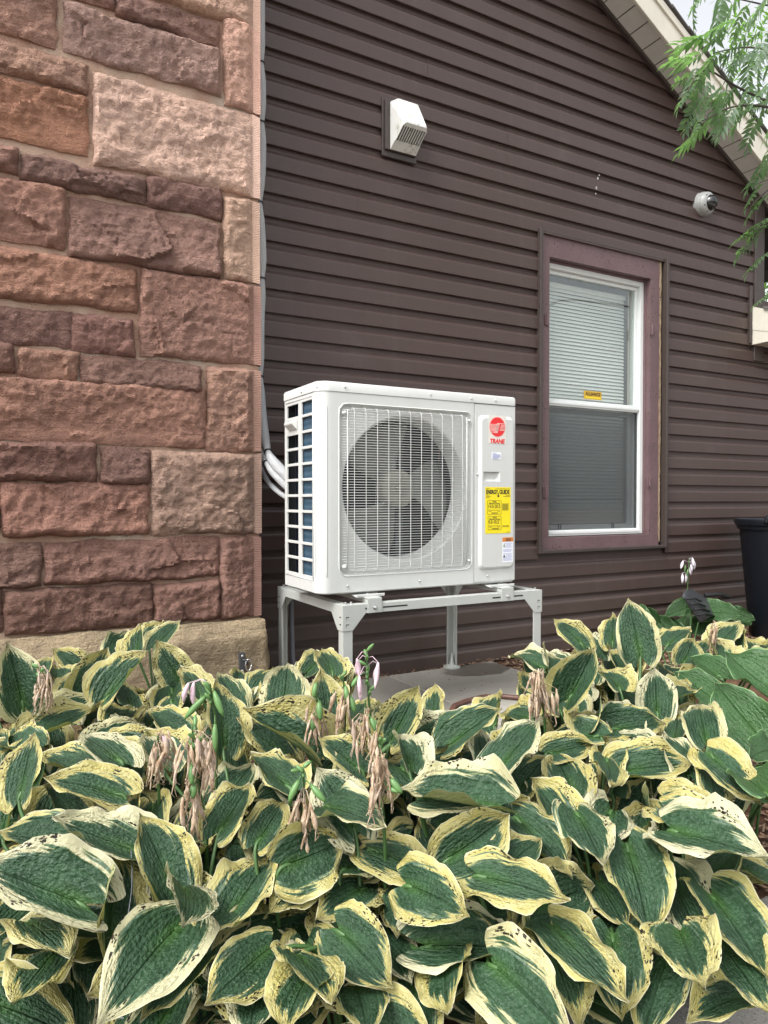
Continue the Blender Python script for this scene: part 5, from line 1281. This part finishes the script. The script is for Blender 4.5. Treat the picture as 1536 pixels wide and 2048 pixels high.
def place(bx, by, tx, ty, wpx, keys, mat, off=0.0):
    global seed
    seed += 1; rr = random.Random(seed)
    Bp = canopy(bx, by, off)
    if keys == 'H': Bp = atY(bx, by, 3.02)
    dep = (Bp - CAM).dot(FWD)
    lp = math.hypot(tx - bx, ty - by) * dep / FOC
    L = max(lp * .99, .130 * rr.uniform(.85, 1.15))
    up_ = ty < by - 4
    # tip on its own sight line, L away from the stalk end
    d = ray(tx, ty); o = CAM - Bp
    a_, b_, c_ = d.dot(d), 2 * d.dot(o), o.dot(o) - L * L
    dis = b_ * b_ - 4 * a_ * c_
    if dis < 0: t = -b_ / (2 * a_)
    else:
        sq = math.sqrt(dis); t = (-b_ + sq) / (2 * a_) if up_ else (-b_ - sq) / (2 * a_)
    Tp = CAM + d * t
    if Tp.z < -.02: Tp.z = -.02
    Wp = wpx * dep / FOC * .96
    Wr = max((Tp - Bp).length * .72, Wp)
    A = (Tp - Bp).normalized(); view = (CAM - (Bp + Tp) / 2).normalized()
    N0 = (view - A * view.dot(A)).normalized()
    al = math.acos(max(.35, min(1, Wp / Wr))) * .72 + rr.uniform(0, .10)
    n1, n2 = Matrix.Rotation(al, 3, A) @ N0, Matrix.Rotation(-al, 3, A) @ N0
    N = n1 if n1.z > n2.z else n2
    key = min(keys, key=lambda k: ((Bp.x - CR[k].x) ** 2 + (Bp.y - CR[k].y) ** 2))
    vert = abs(A.z)
    leaf(Bp, Tp, Wr, N, PL[key], mat, CR[key], seed, cup=rr.uniform(.7, 1.5) if up_ else rr.uniform(.15, .85), droop=rr.uniform(-.1, .5) if up_ else rr.uniform(.4, 1.0), wav=rr.uniform(.6, 1.8))
    placed.append(Bp)
vk = [k for k in crowns if k not in 'GH']
for l in parse(LV): place(*l, vk, LEAFV)
for l in parse(GV): place(*l, 'G', LEAFG)
for l in parse(HV): place(*l, 'H', LEAFG)
# more leaves of the second layer, between and just under the listed ones
rr = random.Random(99); spots = []
tries = 0
while len(spots) < 260 and tries < 40000:
    tries += 1
    x, y = rr.uniform(-40, 1500), 1340 + 640 * rr.random() ** 1.7
    if 690 < x < 1060 and y < 1440: continue
    if x < 560 and y < 1375: continue
    if x > 1060 and y < 1330: continue
    if x > 1390 and y < 1540: continue
    if y > 1900 and x > 1080 or (x > 1440 and y > 1680): continue
    sz = interp([(1340, 62), (1500, 82), (1700, 112), (2000, 140)], y)
    if any(math.hypot(x - u, (y - v) * 1.2) < sz * .42 for u, v in spots): continue
    spots.append((x, y))
for x, y in spots:
    sz = interp([(1340, 62), (1500, 82), (1700, 112), (2000, 140)], y) * rr.uniform(.8, 1.15)
    upw = rr.random() < interp([(1400, .95), (1600, .6), (1750, .2), (1900, .1)], y)
    an = rr.gauss(0, .75); dx, dy = math.sin(an) * sz, math.cos(an) * sz * (-1 if upw else 1)
    place(x, y, x + dx, y + dy, sz * rr.uniform(.55, .8), vk, LEAFV, rr.uniform(-.05, -.012) - (.02 if y > 1580 else 0))
# lower leaves that fill the shade under the top ones
for k_ in crowns:
    rr = random.Random(ord(k_) * 7)
    c_ = CR[k_]; nlow = 9 if k_ not in 'GHABt' else (5 if k_ in 'GH' else 2)
    hc_ = interp(HT, crowns[k_][1])
    for i in range(nlow):
        a = 2 * math.pi * (i + rr.uniform(-.3, .3)) / nlow; r0 = rr.uniform(.04, .15)
        Bp = Vector((c_.x + math.cos(a) * r0, c_.y + math.sin(a) * r0, hc_ * rr.uniform(.32, .56)))
        dz = rr.uniform(-.07, .03); L = rr.uniform(.13, .17)
        Tp = Bp + Vector((math.cos(a), math.sin(a), 0)) * L + Vector((0, 0, dz))
        if Bp.y > 3.1 or Tp.y > 3.2 or (Bp.y > 2.75 and Bp.x < 1.2) or (Tp.y > 2.85 and Tp.x < 1.25): continue
        if 1.05 < Bp.x < 2.2 and 1.9 < Bp.y < 3.1 and k_ in 'jqeu' : continue
        Tp.z = max(Tp.z, .0)
        seed += 1
        leaf(Bp, Tp, L * rr.uniform(.6, .72), Vector((0, 0, 1)), PL[k_], LEAFG if k_ in 'GH' else LEAFV, c_, seed, cup=rr.uniform(.1, .5), droop=rr.uniform(.4, 1.1), fine=False)

# ease the blades apart where they would cut through each other: the lower one of a pair sinks a little
from mathutils.bvhtree import BVHTree
moved = [Vector((0, 0, 0)) for _ in LEAVES]; dirty = set(range(len(LEAVES))); trees = {}
cen = [sum(v, Vector((0, 0, 0))) / len(v) for _, v, _ in LEAVES]; rad_ = [max((p - c0).length for p in v) for (_, v, _), c0 in zip(LEAVES, cen)]
for it in range(9):
    for i in dirty: trees[i] = BVHTree.FromPolygons([p + moved[i] for p in LEAVES[i][1]], LEAVES[i][2])
    push = {}
    for i in range(len(LEAVES)):
        for j in range(i + 1, len(LEAVES)):
            if i not in dirty and j not in dirty: continue
            ci, cj = cen[i] + moved[i], cen[j] + moved[j]
            if (ci - cj).length > (rad_[i] + rad_[j]) * .92: continue
            if trees[i].overlap(trees[j]):
                vd = (CAM - ci).normalized(); ax_ = (vd + Vector((0, 0, 1))).normalized()
                lo, hi = (i, j) if ci.dot(ax_) < cj.dot(ax_) else (j, i)
                push[lo] = push.get(lo, Vector()) - ax_ * .0066; push[hi] = push.get(hi, Vector()) + ax_ * .0050
    if not push: break
    dirty = set()
    for k_, d in push.items():
        if d.length > .014: d = d.normalized() * .014
        n_ = moved[k_] + d
        if n_.length > .06 or cen[k_].z + n_.z < .02: continue
        moved[k_] = n_; dirty.add(k_)
for (o, _, _), d in zip(LEAVES, moved): o.location += d

# ---------------- flower stalks
def spindle(p, d, L, r, bend, rr, n=6, wr=0.0):
    "a drooping withered blossom or a pod: path and radii"
    d = d.normalized(); side = d.orthogonal().normalized(); pts = []; rad = []
    for i in range(7):
        t = i / 6; q = p + d * L * t + side * bend * L * math.sin(t * 2.5) + Vector((0, 0, -abs(bend) * L * t * t))
        pts.append(q); rad.append(r * (math.sin(math.pi * (.08 + .88 * t)) ** .8) * (1 + wr * rr.uniform(-.5, .7)) + .0006)
    return pts, rad
def stalk(key, base, top, items, seed):
    rr = random.Random(seed)
    b0 = canopy(*base); dep = (b0 - CAM).dot(FWD)
    P = lambda px, py, dd=0.0: atD(px, py, dep + dd - .06)
    t0 = P(*top); root = b0 + Vector((0, 0, -.16))
    st = bpy.data.objects.new('flower_stalk', None); COL.objects.link(st); st.parent = PL[key]; ORG[st.name] = ORG[PL[key].name]
    pth = smooth([root, b0, b0.lerp(t0, .5) + Vector((rr.uniform(-.008, .008), 0, 0)), t0], 6)
    b = B(); b.tube(pth, [lerp(.0042, .0016, i / len(pth)) for i in range(len(pth))], 7); b.build('stem', STEMG, st, smooth=True)
    px_m = dep / FOC
    for it in items:
        kd = it[0]
        if kd == 'pod':
            x0, y0, x1, y1 = it[1:5]; p0, p1 = P(x0, y0), P(x1, y1, -.01)
            pts, rad = spindle(p0, p1 - p0, (p1 - p0).length, 6.2 * px_m * (it[5] if len(it) > 5 else 1), .04, rr)
            bb = B(); bb.tube(pts, rad, 9); n0 = min(pth, key=lambda q: (q - p0).length); bb.tube([n0, p0.lerp(n0, .5) + Vector((0, 0, .004)), p0], .0013, 5); bb.build('seed_pod', POD, st, smooth=True)
        elif kd in ('wither', 'pink', 'white'):
            x0, y0, w_, h_, n_ = it[1:6]; mt = {'wither': WITHER, 'pink': BLOOMP, 'white': BLOOMW}[kd]
            for i in range(int(n_ * (1.1 if kd == 'wither' else 1))):
                p0 = P(x0 + rr.uniform(-w_ / 2, w_ / 2) * 1.15, y0 + rr.uniform(-h_ * .65, h_ * .3), rr.uniform(-.02, .02))
                dr = Vector((rr.uniform(-.35, .35), rr.uniform(-.35, .35), -1)); L_ = rr.uniform(.030, .058)
                pts, rad = spindle(p0, dr, L_, rr.uniform(.0016, .0036) if kd == 'wither' else rr.uniform(.004, .0055), rr.uniform(-.32, .32), rr, wr=1.0 if kd == 'wither' else .15)
                bb = B(); bb.tube(pts, rad, 7)
                n0 = min(pth, key=lambda q: (q - p0).length)
                bb.tube([n0, n0.lerp(p0, .5) + Vector((0, 0, .008)), p0], .0009, 4)
                if kd == 'wither':
                    for _ in range(2):
                        q = pts[-1]; bb.tube([pts[-2], q + Vector((rr.uniform(-.006, .006), rr.uniform(-.006, .006), -.008)), q + Vector((rr.uniform(-.01, .01), 0, -.016))], .0008, 4)
                bb.build('withered_blossom' if kd == 'wither' else 'blossom', mt, st, smooth=True)
        elif kd == 'bud':
            x0, y0, n_ = it[1:4]; bb = B()
            for i in range(int(n_)):
                a = rr.uniform(0, 6.3); p0 = P(x0, y0 + i * 9); pts, rad = spindle(p0, Vector((math.cos(a) * .9, math.sin(a) * .9, rr.uniform(.5, 1.2))), rr.uniform(.014, .026), .0036, .06, rr); bb.tube(pts, rad, 6)
            bb.build('bud', POD, st, smooth=True)
stalk('a', (86, 1435), (80, 1335), [('wither', 82, 1362, 26, 60, 16), ('bud', 80, 1336, 3)], 1)
stalk('d', (432, 1560), (420, 1368), [('pod', 412, 1392, 370, 1436), ('pod', 428, 1382, 447, 1430), ('pod', 430, 1448, 432, 1502, .9), ('bud', 421, 1372, 5), ('pink', 388, 1366, 20, 8, 2), ('wither', 405, 1500, 34, 40, 8)], 2)
stalk('d', (318, 1590), (316, 1470), [('wither', 322, 1505, 36, 70, 14), ('pink', 330, 1480, 10, 20, 2)], 3)
stalk('d', (412, 1655), (384, 1450), [('wither', 395, 1520, 60, 70, 14), ('wither', 378, 1580, 24, 50, 8), ('pod', 383, 1530, 384, 1568, .9), ('pod', 388, 1566, 386, 1596, 1.1), ('bud', 390, 1452, 6), ('wither', 392, 1615, 14, 20, 4)], 4)
stalk('e', (640, 1495), (630, 1372), [('pod', 632, 1365, 628, 1394, .8), ('pod', 638, 1402, 641, 1440), ('pod', 628, 1430, 626, 1462), ('wither', 624, 1445, 24, 60, 8), ('wither', 645, 1445, 8, 26, 2)], 5)
stalk('e', (688, 1490), (686, 1350), [('wither', 684, 1420, 24, 60, 10), ('pod', 691, 1372, 696, 1402, .8), ('pod', 700, 1392, 710, 1424, 1.0), ('bud', 686, 1352, 2)], 6)
stalk('i', (746, 1500), (734, 1305), [('pink', 716, 1318, 6, 10, 2), ('pink', 757, 1326, 6, 10, 2), ('pink', 720, 1352, 8, 14, 2), ('bud', 733, 1303, 8), ('pod', 718, 1352, 702, 1372, .8), ('bud', 740, 1372, 3)], 7)
stalk('i', (735, 1530), (731, 1400), [('wither', 722, 1462, 30, 70, 12), ('pod', 742, 1435, 752, 1462, .8)], 8)
stalk('i', (770, 1690), (752, 1440), [('wither', 758, 1540, 22, 120, 20), ('pod', 780, 1556, 804, 1585), ('pod', 774, 1575, 800, 1582, .7), ('bud', 760, 1480, 4)], 9)
stalk('n', (608, 1660), (606, 1535), [('pod', 598, 1560, 578, 1602), ('pod', 622, 1570, 652, 1602), ('wither', 604, 1620, 30, 40, 11), ('wither', 612, 1668, 6, 40, 4), ('bud', 606, 1536, 3), ('pod', 598, 1541, 582, 1540, .6)], 10)
stalk('u', (1090, 1450), (1078, 1350), [('wither', 1076, 1385, 30, 80, 22), ('wither', 1102, 1390, 20, 30, 5)], 11)
stalk('x', (1427, 1305), (1424, 1250), [('wither', 1425, 1268, 12, 40, 8)], 12)
b0 = atY(1370, 1240, 3.0)
st = bpy.data.objects.new('flower_stalk', None); COL.objects.link(st); st.parent = PL['H']; ORG[st.name] = ORG[PL['H'].name]
pth = smooth([atY(1368, 1290, 3.0), atY(1370, 1235, 3.0), atY(1375, 1175, 3.0), atY(1378, 1118, 3.0)], 6)
b = B(); b.tube(pth, .0032, 7); b.build('stem', STEMG, st, smooth=True); rr = random.Random(4)
for px, py, L_ in ((1366, 1122, .05), (1385, 1116, .055), (1388, 1122, .05), (1382, 1128, .05), (1380, 1135, .045), (1365, 1148, .055), (1374, 1145, .06), (1384, 1120, .06)):
    p0 = atY(px, py, 3.0 + rr.uniform(-.02, .02)); pts, rad = spindle(p0, Vector((rr.uniform(-.3, .3) + (px - 1376) * .02, 0, -1)), L_, .0085, .08, rr)
    bb = B(); bb.tube(pts, rad, 8); n0 = min(pth, key=lambda q: (q - p0).length); bb.tube([n0, p0 + Vector((0, 0, .006)), p0], .0012, 4); bb.build('blossom', BLOOMW, st, smooth=True)
for px, py in ((1371, 1130), (1376, 1138)):
    p0 = atY(px, py, 2.99); pts, rad = spindle(p0, Vector((rr.uniform(-.3, .1), 0, -1)), .045, .006, .05, rr); bb = B(); bb.tube(pts, rad, 8); bb.build('seed_pod', POD, st, smooth=True)
# thin wire caught on the front leaves
def near(px, py, lift=.03):
    c_ = canopy(px, py); return c_ + (CAM - c_).normalized() * lift
wp = smooth([near(*p) for p in ((262, 1700), (264, 1740), (262, 1790), (252, 1850), (238, 1910), (226, 1960), (219, 2000), (224, 2022), (236, 2034), (248, 2036))], 5)
wb = B(); wb.tube(wp, .0008, 5); tag(wb.build('loose_wire', GREYPVC, smooth=True), 'thin grey wire looped over the front left hosta leaves', 'wire')
# fallen dry leaf scraps on the path
for i, (px, py, lab) in enumerate(((1315, 2010, 'shrivelled black leaf scrap on the concrete path, nearest the round hosta leaf'), (1290, 1995, 'small tan dry leaf scrap on the concrete path edge'))):
    c_ = atZ(px, py, -.015); b = B(); rr = random.Random(i + 40); Ls = []
    for u in range(6):
        Ls.append([c_ + Vector(((u - 2.5) * .008, (v - 2) * .008, rr.uniform(0, .014))) for v in range(5)])
    b.loops(Ls, False); tag(b.build('dry_leaf', RUBBER if i == 0 else WITHER, smooth=True), lab, 'dry leaf')

# ================================================================ TREE OVERHEAD AND BEHIND
TR = Vector((7.4, 3.05, -.06))
tree = thing('tree', TR, 'overhanging tree with feathery compound leaves at the upper right', 'tree')
b = B(); tpth = smooth([TR, TR + Vector((-.05, .05, 1.6)), TR + Vector((.05, 0, 3.2)), TR + Vector((-.1, -.1, 5.2))], 6); b.tube(tpth, [lerp(.14, .05, i / len(tpth)) for i in range(len(tpth))], 12); b.build('trunk', BARK, tree, smooth=True)
def frond_mesh(seed):
    "compound leaf along +X, leaflets hanging either side"
    rr = random.Random(seed); b = B(); L = .36; n = 6; pts = []
    for i in range(9):
        t = i / 8; pts.append(Vector((L * t, .02 * math.sin(t * 3), -.10 * t * t)))
    b.tube(pts, [lerp(.0022, .0008, i / 8) for i in range(9)], 5); mi = [1] * len(b.f)
    def leaflet(p, d, l, w_, nrm):
        d = d.normalized(); s_ = nrm.cross(d).normalized(); nn = d.cross(s_)
        prof = [(0, .05), (.12, .62), (.3, 1.0), (.5, .92), (.72, .55), (.9, .16), (1, .01)]; k = len(b.v)
        for t, h in prof:
            dr = nn * (-.22 * l * t * t); c_ = p + d * l * t + dr
            b.v += [tuple(c_ - s_ * w_ * h + nn * w_ * h * .35), tuple(c_), tuple(c_ + s_ * w_ * h + nn * w_ * h * .35)]
        for i in range(len(prof) - 1):
            a = k + i * 3; b.f += [(a, a + 1, a + 4, a + 3), (a + 1, a + 2, a + 5, a + 4)]; mi.extend([0, 0])
    for i in range(n):
        t = .14 + .82 * i / n; q = pts[int(t * 8)].lerp(pts[min(8, int(t * 8) + 1)], t * 8 % 1)
        for sd in (-1, 1):
            d = Vector((.62 + .5 * t, sd * (1 - .25 * t), rr.uniform(-.55, -.1)))
            leaflet(q, d, rr.uniform(.12, .17) * (1 - .25 * abs(t - .45)), rr.uniform(.016, .023), Vector((rr.uniform(-.3, .3), rr.uniform(-.3, .3), 1)))
    leaflet(pts[-1], Vector((1, 0, -.4)), .11, .015, Vector((0, 0, 1)))
    return b, mi
FM = []
for i in range(6):
    b, mi = frond_mesh(i + 90); b.mi = mi; o = b.build('leaf', [TLEAF, STEMG], None, smooth=True); FM.append(o)
def frond(par, p, d, sc, src, mat=None):
    o = src.copy(); COL.objects.link(o); o.parent = par; o.location = Vector(p) - ORG[par.name]
    rr = random.Random(hash((round(p[0], 3), round(p[1], 3))) & 0xffff)
    o.rotation_mode = 'QUATERNION'; d = Vector(d).normalized()
    q = d.to_track_quat('X', 'Z'); o.rotation_quaternion = q @ Matrix.Rotation(rr.uniform(-.7, .7), 3, 'X').to_quaternion(); o.scale = (sc, sc, sc)
    ORG[o.name] = ORG[par.name]; return o
rr = random.Random(21)
# limbs: pixel, distance
LIMBS = [[(1800, 330, 4.2), (1640, 250, 3.7), (1490, 182, 3.45), (1410, 140, 3.3), (1375, 185, 3.2)],
         [(1800, 200, 4.3), (1650, 40, 3.9), (1530, 10, 3.8), (1440, -10, 3.7)],
         [(1640, 250, 3.7), (1560, 120, 3.6), (1500, 95, 3.5), (1430, 105, 3.45)],
         [(1640, 250, 3.7), (1540, 215, 3.4), (1460, 215, 3.3), (1400, 250, 3.2)],
         [(1800, 420, 4.2), (1640, 420, 3.9), (1545, 440, 3.75), (1500, 482, 3.7)],
         [(1700, 300, 3.9), (1580, 350, 3.7), (1530, 385, 3.65), (1500, 415, 3.6)]]
limbpts = []
for li, L in enumerate(LIMBS):
    pts = [atD(px, py, dd) for px, py, dd in L]
    if L[0][0] >= 1700: pts = [TR + Vector((0, 0, min(4.6, max(1.5, pts[0].z - .2))))] + pts
    pp = smooth(pts, 6); b = B(); b.tube(pp, [lerp(.012 if len(pts) > 4 else .008, .002, i / len(pp)) for i in range(len(pp))], 6); b.build('branch', BARK, tree, smooth=True); limbpts.append(pp)
FR_ = """
1470 15 -60 40;1500 5 -40 60;1440 0 -20 60;1420 -20 -60 40;1390 -10 -20 70;1520 30 -70 30;1536 -10 -50 50;1480 40 -80 10;1460 60 -70 30;1500 70 -60 40
1530 80 -50 60;1550 50 -30 70;1570 90 -70 60;1430 60 -60 20;1415 80 -50 0;1560 20 -80 30;1490 -20 -60 60;1450 -30 -30 60;1540 110 -90 -10;1510 100 -70 20
1480 95 -40 60;1450 100 -50 40;1520 120 -20 70;1550 140 -40 60;1500 110 0 70;1410 105 -50 20;1430 112 -30 40;1400 120 -60 -10;1395 130 -40 60;1410 140 -50 50
1420 150 -70 30;1400 160 -60 40;1390 170 -70 10;1415 170 -40 60;1430 180 -60 50;1440 160 10 60;1385 185 -50 40;1405 200 -30 60;1425 205 -60 60;1445 200 -20 60
1460 190 -40 30;1480 180 -50 60;1500 185 -50 50;1520 190 -70 40;1540 200 -60 60;1450 225 -60 40;1430 240 -50 50;1470 225 -40 60;1490 215 -30 60;1510 215 -50 50
1535 230 -50 60;1460 205 -70 20;1410 235 -60 40;1400 250 -40 50;1425 262 -60 40;1440 225 10 70;1555 250 -60 60;1550 210 -80 20;1520 240 -20 60;1560 280 -40 60
1545 160 -70 40;1560 180 -60 60;1530 55 -80 50;1575 0 -80 80;1560 -30 -70 60
"""
for l in parse(FR_):
    bx, by, dx, dy = l; dd = rr.uniform(3.15, 3.75) + (bx - 1400) * .001
    by = by - 14 if by > 160 else by; dx = dx * .9; dy = dy * (.75 if by > 180 else 1)
    p = atD(bx, by, dd); q = atD(bx + dx, by + dy, dd + rr.uniform(-.10, .10))
    frond(tree, p, q - p, rr.uniform(.36, .56), rr.choice(FM))
# sprays in front of the corner board: few, larger leaves
for bx, by, dx, dy, sc in ((1520, 370, -25, 20, .5), (1530, 395, -45, 30, .5), (1525, 470, -75, 40, .62), (1540, 455, -70, 8, .6), (1545, 500, -50, 25, .55), (1560, 430, -60, 10, .55), (1545, 585, -35, 12, .4), (1560, 380, -40, 10, .5), (1545, 320, -50, 35, .55), (1520, 330, -40, 40, .45)):
    dd = 3.7; p = atD(bx, by, dd); q = atD(bx + dx, by + dy, dd - .03); frond(tree, p, q - p, sc, rr.choice(FM))
for o in FM: bpy.data.objects.remove(o)
# bright green trees beyond the house
def far_tree(name, c, h, r, lab, n, seed):
    rr = random.Random(seed); t = thing(name, c, lab, 'tree', 'trees beyond the house')
    c = Vector(c); b = B(); b.tube(smooth([c, c + Vector((.1, .1, h * .45)), c + Vector((0, 0, h * .9))], 5), [.13, .12, .11, .10, .09, .08, .07, .06, .05, .04, .03][:11], 8); b.build('trunk', BARK, t, smooth=True)
    b = B()
    for i in range(n):
        cl = i % 40; r2 = random.Random(seed * 100 + cl); cc = c + Vector((r2.gauss(0, .5) * r, r2.gauss(0, .5) * r, h * r2.uniform(.35, 1.0)))
        p = cc + Vector((rr.gauss(0, .22), rr.gauss(0, .22), rr.gauss(0, .2))) * r * .8
        d = Vector((rr.uniform(-1, 1), rr.uniform(-1, 1), rr.uniform(-.9, .2))).normalized(); s_ = d.orthogonal().normalized() * .022; l_ = rr.uniform(.07, .12)
        b.add([p, p + d * l_ * .4 + s_, p + d * l_, p + d * l_ * .4 - s_], [(0, 1, 2, 3)])
    b.build('crown', FLEAF, t)
far_tree('leafy_tree', (8.6, 5.6, -.06), 6.2, 1.7, 'bright green leafy tree seen past the house corner', 14000, 3)
far_tree('leafy_tree', (9.8, 4.2, -.06), 4.6, 1.5, 'lower bright green tree at the far right beyond the wing roof', 9000, 4)
